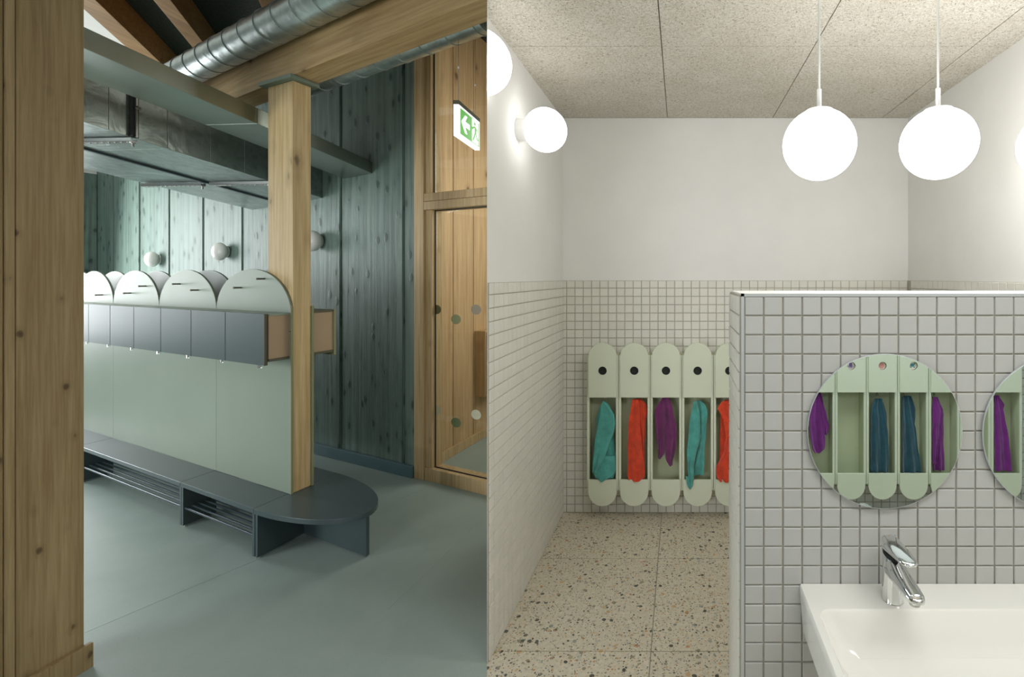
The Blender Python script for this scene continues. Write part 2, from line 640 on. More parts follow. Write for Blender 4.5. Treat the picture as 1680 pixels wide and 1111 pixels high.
# ================================================================== SETTING OF THE CLOAKROOM
RAY = V2(-0.39625, 1.0)
RAYN = V2(1.0, 0.39625).normalized()          # towards the washroom
CORNER = V2(-0.709, 1.789)
O2 = V2(0, 0)
DW = 2.36                                      # plane of the rear wall
CEIL_L = 3.517

flo = [V2(-9, -3.0), V2(0.0, -3.0), V2(0.0, 0.0), CORNER, V2(-0.709, 3.0), V2(0, 3.0), V2(0, 7), V2(-9, 7)]
fl = MB().prism(flo, -0.1, 0.0).build('floor', M['lino'], label='grey-green linoleum floor of the cloakroom', cat='floor', kind='structure')
# weld seams of the linoleum, a hair proud
for (x0, y0, x1, y1) in ((139, 1038, 700, 800), (636, 1000, 790, 852)):
    g = []
    for (x, y) in ((x0, y0), (x1, y1)):
        Y = FPX * CAM_Z / (y - CY)
        g.append(V2((x - CX) / FPX * Y, Y))
    d = (g[1] - g[0]).normalized()
    n = V2(-d.y, d.x) * 0.003
    MB().prism([g[0] - n, g[1] - n, g[1] + n, g[0] + n], -0.002, 0.0006).build('floor_seam', M['sage_edge'] if False else M['lino'], fl)

# roof deck between the rafters, and the white bay at the far side
rfx = lambda x, Y: V2(x + (Y - 3.318) * RAFT.x / RAFT.y, Y)
deck = [rfx(-4.07, -1), V2(-0.3, -1), V2(-0.3, 7.5), rfx(-4.07, 7.5)]
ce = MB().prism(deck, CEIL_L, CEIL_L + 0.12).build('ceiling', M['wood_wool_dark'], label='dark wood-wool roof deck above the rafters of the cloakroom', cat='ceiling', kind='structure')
MB().prism([V2(-9.5, -1), rfx(-4.07, -1), rfx(-4.07, 7.5), V2(-12, 7.5)], CEIL_L, CEIL_L + 0.12).build('ceiling_panel', M['white_paint'], ce, label='white painted ceiling bay')
for i, (x0, wd, wid, lab) in enumerate(((-4.125, 0.15, 0, 'timber rafter beside the white ceiling bay, farthest from the exit sign'),
                                   (-3.583, 0.118, 1, 'timber rafter with a pale underside, second from the white bay'),
                                   (-2.87, 0.12, 2, 'timber rafter cut off by the round duct at the top edge'),
                                   )):
    a, b_ = rfx(x0, 1.0), rfx(x0 + wd, 1.0)
    c_, d_ = rfx(x0 + wd, 6.6), rfx(x0, 6.6)
    MB().prism([a, b_, c_, d_], 3.30, CEIL_L).build('rafter', M['rafter'], label=lab, cat='rafter', kind='structure', bevel=0.003)

# rear wall: teal-stained boards
wl = MB()
pA, pB = plane_pt(159, DW + 0.03), plane_pt(681, DW + 0.03)
wl.prism([pA, pB, pB + NL * 0.2, pA + NL * 0.2], 0, CEIL_L)
wall_rear = wl.build('wall_rear', M['dark_joint'], label='teal-stained vertical board wall behind the lockers', cat='wall', kind='structure')
bx = [159, 186, 229, 278, 333.5, 397.8, 472, 558.8, 662, 681.5]
for i in range(len(bx) - 1):
    p0, p1 = plane_pt(bx[i], DW), plane_pt(bx[i + 1], DW)
    d = (p1 - p0).normalized()
    p0b = p0 + d * 0.012
    q = rnd.uniform(0, 0.004)
    mb = MB().prism([p0b + NL * q, p1 + NL * q, p1 + NL * 0.03, p0b + NL * 0.03], 0.02, CEIL_L)
    mb.build('board', M['teal_wood'], wall_rear, bevel=0.003)
    if i < len(bx) - 2:     # narrow cover strip beside the joint
        s0, s1 = p1 - d * 0.055, p1 - d * 0.004
        MB().prism([s0 - NL * 0.006, s1 - NL * 0.006, s1 + NL * 0.003, s0 + NL * 0.003], 0.02, CEIL_L).build('cover_strip', M['teal_wood'], wall_rear, bevel=0.002)
pa, pb = plane_pt(159, DW), plane_pt(681, DW)
MB().prism([pa - NL * 0.022, pb - NL * 0.022, pb, pa], 0, 0.085).build('baseboard_rear', M['teal_trim'], bevel=0.004, label='blue-grey baseboard along the teal board wall', cat='baseboard', kind='structure')
# end wall with the window, seen as a sliver beside the near timber wall
e0 = plane_pt(159, DW)
wd2 = WL
def endseg(s0, s1, z0, z1, m, name, parent=None, **kw):
    a, b_ = e0 - wd2 * s0, e0 - wd2 * s1
    n = V2(-wd2.y, wd2.x)
    return MB().prism([a, b_, b_ + n * 0.15, a + n * 0.15], z0, z1).build(name, m, parent, **kw)
we = endseg(0, 0.35, 0, 2.62, M['teal_wood'], 'wall_end', label='dark teal end wall in the corner beyond the lockers', cat='wall', kind='structure')
endseg(0, 6.5, 2.62, CEIL_L, M['white_paint'], 'upper_wall', we, label='white upper wall')
endseg(0.35, 6.5, 0, 0.7, M['teal_trim'], 'lower_wall', we)
endseg(2.1, 6.5, 0.7, 2.62, M['teal_trim'], 'side_wall', we)

# near timber wall at the left edge
W2 = V2(0.092, 0.9957)
N2 = V2(-0.9957, 0.092)
pe = V2(-2.160, 1.767)
def near_pt(px):
    rx = (px - CX) / FPX
    # pe + s*W2 with x/Y = rx
    s = (rx * pe.y - pe.x) / (W2.x - rx * W2.y)
    return s
s138, s26, s24, s8 = 0.0, near_pt(26), near_pt(24), near_pt(8.5)
def seg(s0, s1, n0, n1):
    return [pe + W2 * s0 + N2 * n0, pe + W2 * s1 + N2 * n0, pe + W2 * s1 + N2 * n1, pe + W2 * s0 + N2 * n1]
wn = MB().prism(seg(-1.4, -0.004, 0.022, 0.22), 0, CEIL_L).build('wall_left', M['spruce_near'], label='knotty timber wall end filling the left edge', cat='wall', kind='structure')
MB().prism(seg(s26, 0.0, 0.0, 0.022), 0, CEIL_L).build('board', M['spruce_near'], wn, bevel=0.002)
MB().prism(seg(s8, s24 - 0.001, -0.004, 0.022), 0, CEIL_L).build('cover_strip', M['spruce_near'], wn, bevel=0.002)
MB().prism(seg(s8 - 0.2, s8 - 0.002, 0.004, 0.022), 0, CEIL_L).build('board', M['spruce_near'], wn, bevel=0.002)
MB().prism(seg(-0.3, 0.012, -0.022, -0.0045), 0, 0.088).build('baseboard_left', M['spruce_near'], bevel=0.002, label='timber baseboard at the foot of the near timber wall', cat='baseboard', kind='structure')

# dividing wall between cloakroom and washroom (a tapering solid), washroom side is wall_washroom_left
dv = MB().prism([CORNER, V2(-0.709, 3.06), V2(-0.829, 3.06), V2(-0.829, 2.10)], 0, CEIL_L)
wall_div = dv.build('wall_left_washroom', M['plaster'], label='white plaster left wall of the washroom above square tiles', cat='wall', kind='structure')

# glazed door and fixed light in the rear wall plane, corridor behind
def dseg(px0, px1, d0, d1, z0, z1):
    a, b_ = plane_pt(px0, DW), plane_pt(px1, DW)
    return MB().prism([a + NL * d0, b_ + NL * d0, b_ + NL * d1, a + NL * d1], z0, z1)
door = empty('door_1', (plane_pt(750, DW).x, plane_pt(750, DW).y, 0), 'glazed timber door with coloured dots beside the teal board wall', 'door', kind='structure')
def dpart(mb, name, m, par=None, **kw):
    return part(mb, name, m, par or door, **kw)
dpart(dseg(681.5, 697, -0.012, 0.10, 0, CEIL_L), 'frame', M['spruce_pale'], bevel=0.003)
dpart(dseg(697.3, 707.5, 0.004, 0.09, 0, 1.885), 'frame', M['spruce_pale'], bevel=0.003)
dpart(dseg(697.3, 705.5, 0.004, 0.09, 2.0, CEIL_L), 'frame', M['spruce_pale'], bevel=0.003)
dpart(dseg(697.3, 885, -0.012, 0.10, 1.885, 1.943), 'transom', M['spruce_pale'], bevel=0.003)
dpart(dseg(697.3, 885, -0.010, 0.10, 1.945, 2.0), 'transom', M['spruce_pale'], bevel=0.003)
dpart(dseg(697.3, 885, -0.004, 0.10, 0, 0.09), 'bottom_rail', M['spruce_pale'], bevel=0.003)
dpart(dseg(707.6, 708.6, 0.028, 0.034, 0.09, 1.885), 'seal', M['black'])
dpart(dseg(705.6, 706.8, 0.028, 0.034, 2.0, CEIL_L), 'seal', M['black'])
dpart(dseg(707.5, 885, 0.028, 0.034, 0.09, 0.096), 'seal', M['black'])
dpart(dseg(707.5, 885, 0.028, 0.034, 1.879, 1.885), 'seal', M['black'])
pane = dpart(dseg(709, 885, 0.036, 0.042, 0.097, 1.878), 'pane', M['glass'])
dpart(dseg(707, 885, 0.036, 0.042, 2.0, CEIL_L), 'pane', M['glass'])
for (px, py, r, c) in ((716, 508, 7.5, 'dot_olive'), (748, 524, 8, 'dot_moss'), (781, 508, 8.3, 'dot_tan'),
                       (716.5, 673.5, 7.6, 'dot_cream'), (748, 693.5, 8, 'dot_green'), (781, 680.5, 8, 'dot_pale')):
    p = plane_pt(px, DW + 0.034)
    z = CAM_Z - (py - CY) / FPX * p.y
    rz = r / FPX * p.y
    ra = rz / (EL.x - (px - CX) / FPX * EL.y)
    poly = [Vector((p.x + EL.x * ra * math.cos(k * math.pi / 12), p.y + EL.y * ra * math.cos(k * math.pi / 12), z + rz * math.sin(k * math.pi / 12))) for k in range(24)]
    o = MB().extr(poly, (NL.x * 0.0012, NL.y * 0.0012, 0)).build('dot', M[c], pane)
# corridor side wall
KA, KD = V2(-1.856, 3.565), V2(0.150, 0.9887)
KN = V2(-KD.y, KD.x)
def kpt(px):
    rx = (px - CX) / FPX
    return (rx * KA.y - KA.x) / (KD.x - rx * KD.y)
wk = MB().prism([KA + KN * 0.02, KA + KD * 2.4 + KN * 0.02, KA + KD * 2.4 + KN * 0.15, KA + KN * 0.15], 0, CEIL_L).build(
    'wall_corridor', M['spruce_warm'], label='warm timber board wall of the corridor behind the glass', cat='wall', kind='structure')
ks = [0, kpt(743), kpt(776.5), 1.25, 1.7, 2.4]
for i in range(5):
    a, b_ = KA + KD * (ks[i] + 0.008), KA + KD * ks[i + 1]
    MB().prism([a, b_, b_ + KN * 0.02, a + KN * 0.02], 0, CEIL_L).build('board', M['spruce_warm'], wk, bevel=0.003)
a, b_ = KA, KA + KD * 2.4
MB().prism([a - KN * 0.016, b_ - KN * 0.016, b_, a], 0, 0.075).build('baseboard_corridor', M['spruce_pale'], bevel=0.002, label='pale timber baseboard in the corridor behind the glass door', cat='baseboard', kind='structure')
# corridor closing walls
MB().prism([V2(-0.2, 3.06), V2(-0.1, 3.06), V2(-0.1, 6.0), V2(-0.2, 6.0)], 0, CEIL_L).build('wall_corridor_right', M['white_paint'], label='white wall of the corridor behind the washroom', cat='wall', kind='structure')
MB().prism([V2(-2.4, 6.0), V2(-0.1, 6.0), V2(-0.1, 6.2), V2(-2.4, 6.2)], 0, CEIL_L).build('wall_corridor_end', M['white_paint'], label='white wall at the end of the corridor', cat='wall', kind='structure')
# wall box behind the glass
a, b_ = KA + KD * kpt(778.5), KA + KD * (kpt(799) + 0.25)
Yb = a.y
cb = empty('wall_cupboard', (a.x, a.y, CAM_Z - (652 - CY) / FPX * Yb), 'brown timber box fixed to the corridor wall behind the glass door', 'cupboard')
z0, z1 = CAM_Z - (651 - CY) / FPX * Yb, CAM_Z - (543 - CY) / FPX * Yb
part(MB().prism([a - KN * 0.10, b_ - KN * 0.10, b_, a], z0, z1), 'body', M['spruce_warm'], cb, bevel=0.004)
part(MB().prism([a - KN * 0.112 + KD * 0.01, b_ - KN * 0.112, b_ - KN * 0.1005, a - KN * 0.1005 + KD * 0.01], z0 + 0.01, z1 - 0.01), 'front_panel', M['spruce_warm'], cb, bevel=0.002)

# ================================================================== SETTING OF THE WASHROOM
BY, HX0, RXW, CEIL = 2.94, 0.1588, 1.374, 2.376
HF, HB = 1.27, 1.538                           # half wall front and back
ZT = 1.397                                     # top of the wall tiles
fw = None
base_poly = [CORNER, V2(-0.709, 2.96), V2(2.3, 2.96), V2(2.3, -0.46), V2(0.0, -0.46), V2(0.0, 0.0)]
fw = MB().prism([V2(-0.709, 2.96), CORNER, V2(0.0, 0.0), V2(0.0, -0.46), V2(2.3, -0.46), V2(2.3, 2.96)], -0.099, -0.004).build(
    'floor_washroom', M['grout_light'], label='speckled terrazzo slab floor of the washroom', cat='floor', kind='structure')
xs = [-0.709, -0.111, 0.50, 1.11, 1.72, 2.3]
ys = [2.94, 2.458, 1.847, 1.236, 0.625, 0.014, -0.46]
for i in range(len(xs) - 1):
    for j in range(len(ys) - 1):
        g = 0.0018
        poly = [V2(xs[i] + g, ys[j + 1] + g), V2(xs[i + 1] - g, ys[j + 1] + g), V2(xs[i + 1] - g, ys[j] - g), V2(xs[i] + g, ys[j] - g)]
        poly = clip(poly, O2, RAYN)
        if ys[j] <= 0.02:
            poly = clip(poly, V2(0.0, 0), V2(1, 0)) if len(poly) > 2 else poly
        if len(poly) > 2:
            MB().prism(poly, -0.004, 0.0).build('slab', M['terrazzo'], fw)
cw = MB().prism([V2(-0.709, 2.96), CORNER, V2(0.0, 0.0), V2(0.0, -0.46), V2(2.3, -0.46), V2(2.3, 2.96)], CEIL + 0.004, CEIL + 0.06).build(
    'ceiling_washroom', M['olive_edge'], label='pale wood-wool panel ceiling of the washroom', cat='ceiling', kind='structure')
cx_ = [-0.72, -0.077, 0.556, 1.216, 1.85, 2.3]
cyy = [2.94, 2.024, 1.11, 0.2, -0.46]
for i in range(5):
    for j in range(4):
        g = 0.002
        poly = [V2(cx_[i] + g, cyy[j + 1] + g), V2(cx_[i + 1] - g, cyy[j + 1] + g), V2(cx_[i + 1] - g, cyy[j] - g), V2(cx_[i] + g, cyy[j] - g)]
        poly = clip(poly, O2, RAYN)
        poly = clip(poly, V2(-0.709, 0), V2(1, 0)) if len(poly) > 2 else poly
        if len(poly) > 2:
            MB().prism(poly, CEIL, CEIL + 0.004).build('ceiling_panel', M['woodwool'], cw)

PIT, TS = 0.05, 0.0462


def tile_mesh(w_, h_, m, name='tile', th=0.004):
    """tile in the local x-z plane, face towards -y, cushion edge"""
    b = 0.0016
    vs = [(0, 0, 0), (w_, 0, 0), (w_, 0, h_), (0, 0, h_), (0, -th + b, 0), (w_, -th + b, 0), (w_, -th + b, h_), (0, -th + b, h_),
          (b, -th, b), (w_ - b, -th, b), (w_ - b, -th, h_ - b), (b, -th, h_ - b)]
    fs = [(0, 1, 5, 4), (1, 2, 6, 5), (2, 3, 7, 6), (3, 0, 4, 7), (4, 5, 9, 8), (5, 6, 10, 9), (6, 7, 11, 10), (7, 4, 8, 11), (8, 9, 10, 11)]
    return MB().add(vs, fs)


def tile_field(parent, cols, rows, place, m, pick, yaw):
    """cols, rows: lists of (start, length); place(u, z) -> world point of a tile's lower left corner; pick(i, j) says which are single parts"""
    cache = {}
    rest = MB()
    q = Matrix.Rotation(yaw, 3, 'Z')
    for i, (u, wd_) in enumerate(cols):
        for j, (z, h_) in enumerate(rows):
            p = Vector(place(u, z))
            p2 = p + q @ Vector((0, rnd.uniform(-0.0004, 0.0004), 0))
            if pick(i, j):
                k = (round(wd_, 4), round(h_, 4))
                if k not in cache:
                    cache[k] = tile_mesh(wd_, h_, m).mesh('tile', m)
                o = bpy.data.objects.new('tile', cache[k])
                o.location = p2
                o.rotation_euler = (R(rnd.uniform(-0.15, 0.15)), 0, yaw + R(rnd.uniform(-0.15, 0.15)))
                o.parent = parent
                col.objects.link(o)
            else:
                t = tile_mesh(wd_, h_, m)
                rest.add([p2 + q @ Vector(v) for v in t.v], t.f)
    if rest.v:
        rest.build('tile_field', m, parent, kind='stuff')


rows_b = []
zz = ZT - 0.0435
rows_b.append((zz, 0.0415))
while zz > 0.06:
    zz -= PIT
    rows_b.append((zz, TS))
rows_b.append((0.004, zz - 0.008))
# back wall
wb = MB().box(-0.85, RXW + 0.1, BY, BY + 0.12, 0, CEIL + 0.06).build('wall_back', M['plaster'], label='white plaster back wall of the washroom above square tiles', cat='wall', kind='structure')
MB().box(-0.705, RXW, BY - 0.004, BY, 0, ZT).build('grout_bed', M['grout_light'], wb)
cols_b = [(-0.7035, 0.017)] + [(-0.6836 + 0.0019 + k * PIT, TS) for k in range(41)]
def vis_back(i, j):
    u = cols_b[i][0]
    return (u < 0.30 and j < 30 and ((u < -0.555) or j < 3 or j > 22 or (j < 9))) or (j == 0 and u < 1.35)
tile_field(wb, cols_b, rows_b, lambda u, z: (u, BY - 0.004, z), M['tile'], vis_back, 0.0)
# left wall
MB().box(-0.709, -0.705, CORNER.y + 0.004, BY - 0.004, 0, ZT).build('grout_bed', M['grout_light'], wall_div)
ycol = []
y = 1.839
ycol.append((1.797, 0.0385))
while y < 2.90:
    ycol.append((y + 0.002, min(TS, 2.93 - y)))
    y += PIT
tile_field(wall_div, ycol, rows_b, lambda u, z: (-0.705, u, z), M['tile'], lambda i, j: i < 11 and j < 28 and not (i > 9 and j > 20), R(90))
# right wall behind the half wall
wr = MB().box(RXW, RXW + 0.12, HB - 0.1, BY, 0, CEIL + 0.06).build('wall_right', M['plaster'], label='white plaster right wall of the washroom behind the vanity wall', cat='wall', kind='structure')
MB().box(RXW - 0.004, RXW, HB, BY - 0.004, 0, ZT).build('grout_bed', M['grout_light'], wr)
tile_field(wr, [(-(HB + 0.05 + PIT * k), TS) for k in range(27)], rows_b, lambda u, z: (RXW - 0.004, -u, z), M['tile'], lambda i, j: False, R(-90))
# vanity side: wall behind the camera (seen in the mirrors; unseen left stretch added to block fill light) and the far side
wv = MB().box(-0.95, 2.42, -0.58, -0.46, 0, CEIL + 0.06).build('wall_vanity_rear', M['plaster'], label='tiled wall behind the row of cubbies reflected in the mirrors', cat='wall', kind='structure')
MB().box(-0.95, 2.3, -0.46, -0.456, 0, ZT).build('grout_bed', M['grout'], wv)
tile_field(wv, [(-(0.17 + PIT * k), TS) for k in range(42)], rows_b, lambda u, z: (-u, -0.456, z), M['tile_shaded'], lambda i, j: False, R(180))
MB().box(2.3, 2.42, -0.58, HB, 0, CEIL + 0.06).build('wall_vanity_right', M['plaster'], label='white side wall of the vanity bay', cat='wall', kind='structure')

# half wall
HT = 1.3745
hw = MB().box(HX0 + 0.002, 2.3, HF + 0.004, HB, 0, HT).build('wall_vanity', M['white_paint'], label='low vanity wall with square tiles, shade in their colour, and white top', cat='wall', kind='structure')
MB().box(HX0 + 0.007, 2.3, HF, HF + 0.004, 0, HT - 0.008).build('grout_bed', M['grout'], hw)
MB().box(HX0, HX0 + 0.0075, HF - 0.004, HF + 0.006, 0, HT).build('corner_trim', M['trim_metal'], hw)
MB().box(HX0, 2.3, HF - 0.004, HF + 0.006, HT - 0.0075, HT).build('top_trim', M['trim_metal'], hw)
cols_h = [(0.1668 + 0.0019 + PIT * k, TS) for k in range(42)]
rows_h = []
zz = HT - 0.0093 - 0.0462
while zz > 0.0:
    rows_h.append((zz, TS))
    zz -= PIT
rows_h.append((0.003, zz + PIT - 0.007))
tile_field(hw, cols_h, rows_h, lambda u, z: (u, HF, z), M['tile_shaded'], lambda i, j: i < 15 and j < 20, 0.0)
MB().box(HX0 - 0.002, HX0 + 0.002, HF + 0.006, HB, 0, HT - 0.004).build('grout_bed', M['grout_light'], hw)
tile_field(hw, [(-(HF + 0.009 + PIT * (k + 1)), TS) for k in range(5)], rows_h, lambda u, z: (HX0 - 0.002, -u, z), M['tile'], lambda i, j: False, R(-90))

# ================================================================== CLOAKROOM FURNITURE
ZB = 0.254           # bench top
ZL0, ZL1 = 0.962, 1.228   # lockers
TP, TQ = 0.184, 0.290     # front and rear face of the partition
AE = 0.021                # end of the partition

# ---- timber post
pt = MB().lbox(a_of(439.5, TP + 0.004), a_of(480.5, TP + 0.004), TP + 0.0045, TQ - 0.0005, ZB, 2.478)
post = empty('timber_post', L(-0.1, 0.237, 0), 'square knotty timber post rising from the bench end to the beam', 'post')
part(pt, 'shaft', M['spruce'], post, bevel=0.003)
a0, a1 = a_of(434, TP), a_of(484, TP)
part(MB().lbox(a_of(439.5, TP) - 0.045, a_of(480.5, TP) + 0.028, TP - 0.028, TQ + 0.03, 2.478, 2.498), 'cap_plate', M['cap_green'], post, bevel=0.002)

# ---- partition with arched tops
arch_px = [477, 357.7, 263.7, 188.6, 127, 76]
aa = [AE] + [a_of(x, TP) for x in arch_px[1:]]
ZAR = 1.464
pr = empty('coat_screen', L(-1.2, 0.237, ZB), 'pale sage green coat partition with scalloped arched top standing on the bench', 'partition')
def arch_poly(a_l, a_r, t, z0, zs, zt):
    c, h = (a_l + a_r) / 2, (a_r - a_l) / 2
    pts = [L(a_l, t, z0), L(a_r, t, z0)]
    for k in range(0, 25):
        th = math.pi * k / 24
        pts.append(L(c + h * math.cos(th), t, zs + (zt - zs) * math.sin(th)))
    return pts
pegs = {0: [(396, 472), (434, 457.5)], 1: [(295.7, 466), (325.4, 476)], 2: [(240, 469.5), (215, 481)], 3: [(168.4, 484)]}
th_ = 0.013
for side, t0, sg in (('front', TP, 1), ('rear', TQ, -1)):
    for i in range(5):
        t = t0 if sg > 0 else t0
        poly = arch_poly(aa[i + 1] + 0.001, aa[i] - 0.001, t, ZL1 - 0.10, ZL1 - 0.004, ZAR)
        v = WL * (th_ * (1 if side == 'front' else 1))
        if side == 'front':
            # front plates stand in front of the post
            poly = [Vector((p.x - WL.x * (th_ - 0.004), p.y - WL.y * (th_ - 0.004), p.z)) for p in poly]
        ap = MB().extr(poly, (v.x, v.y, 0))
        o = part(ap, 'arched_panel', M['sage'], pr, bevel=0.0015)
        if side == 'front' and i in pegs:
            for (px, py) in pegs[i]:
                a = a_of(px, TP - th_ + 0.004)
                base = L(a, TP - th_ + 0.004)
                z = CAM_Z - (py - CY) / FPX * base.y
                tip = base - WL * 0.036
                mb = MB().tube((base.x, base.y, z), (tip.x, tip.y, z), 0.005, 10)
                mb.tube((tip.x, tip.y, z), (tip.x - WL.x * 0.004, tip.y - WL.y * 0.004, z), 0.0065, 10)
                pg = mb.build('coat_peg', M['olive_edge'], o, smooth=True)
for side, t in (('front', TP - th_ + 0.004), ('rear', TQ)):
    for (x0, x1) in ((0, 1), (1, 3), (3, 5)):
        part(MB().lbox(aa[x1] + 0.001, aa[x0] - 0.001, t, t + th_, ZB, ZL1 - 0.103), 'lower_panel', M['sage'], pr, bevel=0.001)
# closing core between the two skins, left of the post
part(MB().lbox(aa[5], a_of(439, TP) - 0.004, TP + 0.005, TQ - 0.001, ZB, 1.15), 'core', M['sage_edge'], pr)
# pale edge strips at the end
for t in (TP - th_ + 0.004, TQ):
    part(MB().lbox(AE - 0.001, AE + 0.003, t, t + th_, ZB, ZL1 + 0.03), 'edge_band', M['sage_edge'], pr)

# ---- rows of lockers
def ring_arc(c, r, d1, d2, rr=0.0022, n=10):
    return [c + d1 * (r * math.cos(math.pi * k / n)) - d2 * (r * 0.9 * math.sin(math.pi * k / n)) for k in range(n + 1)]
TF = TP - th_ + 0.004      # face of the front skin
TLF = 0.052                # face of the front lockers
lk = empty('locker_row', L(-1.2, 0.1, ZL0), 'row of slate grey lockers along the near face of the sage partition', 'lockers')
door_px = [433.5, 369.5, 313.2, 263.7, 219.5, 180.5, 145.2, 113, 84]
dax = [a_of(x, TLF) for x in door_px]
AL = AE - 0.012
part(MB().lbox(dax[-1], AL, TLF + 0.019, TF, ZL1 - 0.012, ZL1 - 0.001), 'top_board', M['sage'], lk, bevel=0.001)
part(MB().lbox(dax[-1], AL, TLF + 0.019, TF, ZL0 + 0.018, ZL0 + 0.032), 'bottom_board', M['olive_edge'], lk, bevel=0.001)
part(MB().lbox(AL - 0.012, AL - 0.003, TLF + 0.019, TF, ZL0 + 0.032, ZL1 - 0.012), 'end_panel', M['tan_board'], lk)
part(MB().lbox(dax[-1], AL - 0.012, TLF + 0.022, TF - 0.01, ZL0 + 0.04, ZL1 - 0.013), 'carcass', M['black'], lk)
for i in range(8):
    ar, al = (dax[i] if i else dax[0]), dax[i + 1]
    dr = part(MB().lbox(al + 0.0025, ar - 0.0025, TLF, TLF + 0.016, ZL0, ZL1), 'door', M['slate'], lk, bevel=0.0012)
    if i == 0:
        MB().lbox(ar - 0.0025, ar, TLF - 0.0, TLF + 0.0165, ZL0, ZL1).build('edge_band', M['olive_edge'], dr).location = Vector((0, 0, 0))
    c = L(ar - 0.055 * 1.0, TLF + 0.006, ZL0)
    e3 = Vector((EL.x, EL.y, 0))
    mb = MB().tube(c + Vector((0, 0, 0.002)), c - Vector((0, 0, 0.016)), 0.007, 12)
    mb.path(ring_arc(c + Vector((0, 0, -0.001)) + e3 * 0.014, 0.026, e3, Vector((0, 0, 0.55))), 0.0022, 6)
    mb.build('latch', M['chrome'], dr, smooth=True)
# rear row, seen at its end only
lk2 = empty('locker_row', L(-1.2, 0.37, ZL0), 'row of lockers on the far side, only its tan end showing right of the post', 'lockers')
T2a, T2b = TQ + th_, TQ + th_ + 0.125
A2 = AE - 0.004
part(MB().lbox(-3.0, A2, T2a, T2b, ZL1 - 0.012, ZL1 - 0.001), 'top_board', M['olive_edge'], lk2)
part(MB().lbox(-3.0, A2, T2a, T2b, ZL0 + 0.018, ZL0 + 0.032), 'bottom_board', M['olive_edge'], lk2)
part(MB().lbox(A2 - 0.012, A2 - 0.003, T2a, T2b, ZL0 + 0.032, ZL1 - 0.012), 'end_panel', M['tan_board'], lk2)
part(MB().lbox(-3.0, A2 - 0.012, T2a + 0.01, T2b, ZL0 + 0.04, ZL1 - 0.013), 'carcass', M['black'], lk2)
for i in range(8):
    al = A2 - 0.36 * (i + 1)
    part(MB().lbox(al + 0.002, al + 0.358 + (0.006 if i == 0 else 0), T2b, T2b + 0.014, ZL0, ZL1), 'door', M['slate'] if i else M['sage_edge'], lk2, bevel=0.001)

# ---- benches
def bench(name, a0, a1, t0, t1, label, rails=True, group=None):
    b = empty('bench', L((a0 + a1) / 2, (t0 + t1) / 2, 0), label, 'bench', group)
    part(MB().lbox(a0 + 0.001, a1 - 0.001, t0, t1, ZB - 0.024, ZB), 'seat', M['slate_bench'], b, bevel=0.002)
    for x in (a0 + 0.0015, a1 - 0.0215):
        part(MB().lbox(x, x + 0.02, t0 + 0.006, t1 - 0.004, 0.008, ZB - 0.0245), 'side_panel', M['slate_bench'], b, bevel=0.0015)
        for tt in (t0 + 0.02, t1 - 0.02):
            p = L(x + 0.014, tt)
            part(MB().tube((p.x, p.y, 0), (p.x, p.y, 0.009), 0.008, 10), 'glide', M['brushed'], b)
    if rails:
        for k in range(5):
            tt = t0 + 0.018 + 0.032 * k
            part(MB().tube(L(a0 + 0.021, tt, 0.105), L(a1 - 0.021, tt, 0.105), 0.0062, 10), 'shoe_rail', M['rod_metal'], b, smooth=True)
    return b
aj1 = a_of(295.2, 0.0)
aj2 = a_of(129, 0.0)
TB = TF - 0.0005
bench('b', aj1, 0.0, 0.0, TB, 'slate grey bench section with shoe rails next to the rounded bench end', group=None)
bench('b', aj2, aj1, 0.0, TB, 'long slate grey bench section with shoe rails, behind the near timber wall', group=None)
bench('b', aj2 - 1.2, aj2, 0.0, TB, 'slate grey bench section mostly hidden behind the near timber wall', group=None)
TR = TQ + th_ + 0.0005
bench('b', -1.1, 0.0, TR, 0.462, 'slate grey bench section on the far side of the sage partition', group=None)
# rounded end
be = empty('bench', L(0.15, 0.231, 0), 'rounded slate grey bench end wrapping the foot of the timber post', 'bench')
b_, a_ = 0.231, 0.60
pts = [L(0.0005, 0.0), ] + [L(a_ * math.sin(math.pi * k / 40), b_ - b_ * math.cos(math.pi * k / 40)) for k in range(1, 40)] + [L(0.0005, 0.462)]
part(MB().prism(pts, ZB - 0.026, ZB), 'seat', M['slate_bench'], be, bevel=0.002, smooth=False)
# filler board between the two straight runs, under partition and post
part(MB().lbox(-0.30, 0.0, TB, TR, ZB - 0.024, ZB - 0.0005), 'seat_filler', M['slate_bench'], be)
part(MB().lbox(0.0015, 0.0215, 0.008, 0.455, 0.008, ZB - 0.0265), 'side_panel', M['slate_bench'], be, bevel=0.0015)
part(MB().lbox(0.0222, 0.555, 0.246, 0.266, 0.008, ZB - 0.0265), 'support_panel', M['slate_bench'], be, bevel=0.0015)
for (a, t) in ((0.013, 0.025), (0.54, 0.256), (0.013, 0.43)):
    p = L(a, t)
    part(MB().tube((p.x, p.y, 0), (p.x, p.y, 0.009), 0.009, 10), 'glide', M['brushed'], be)

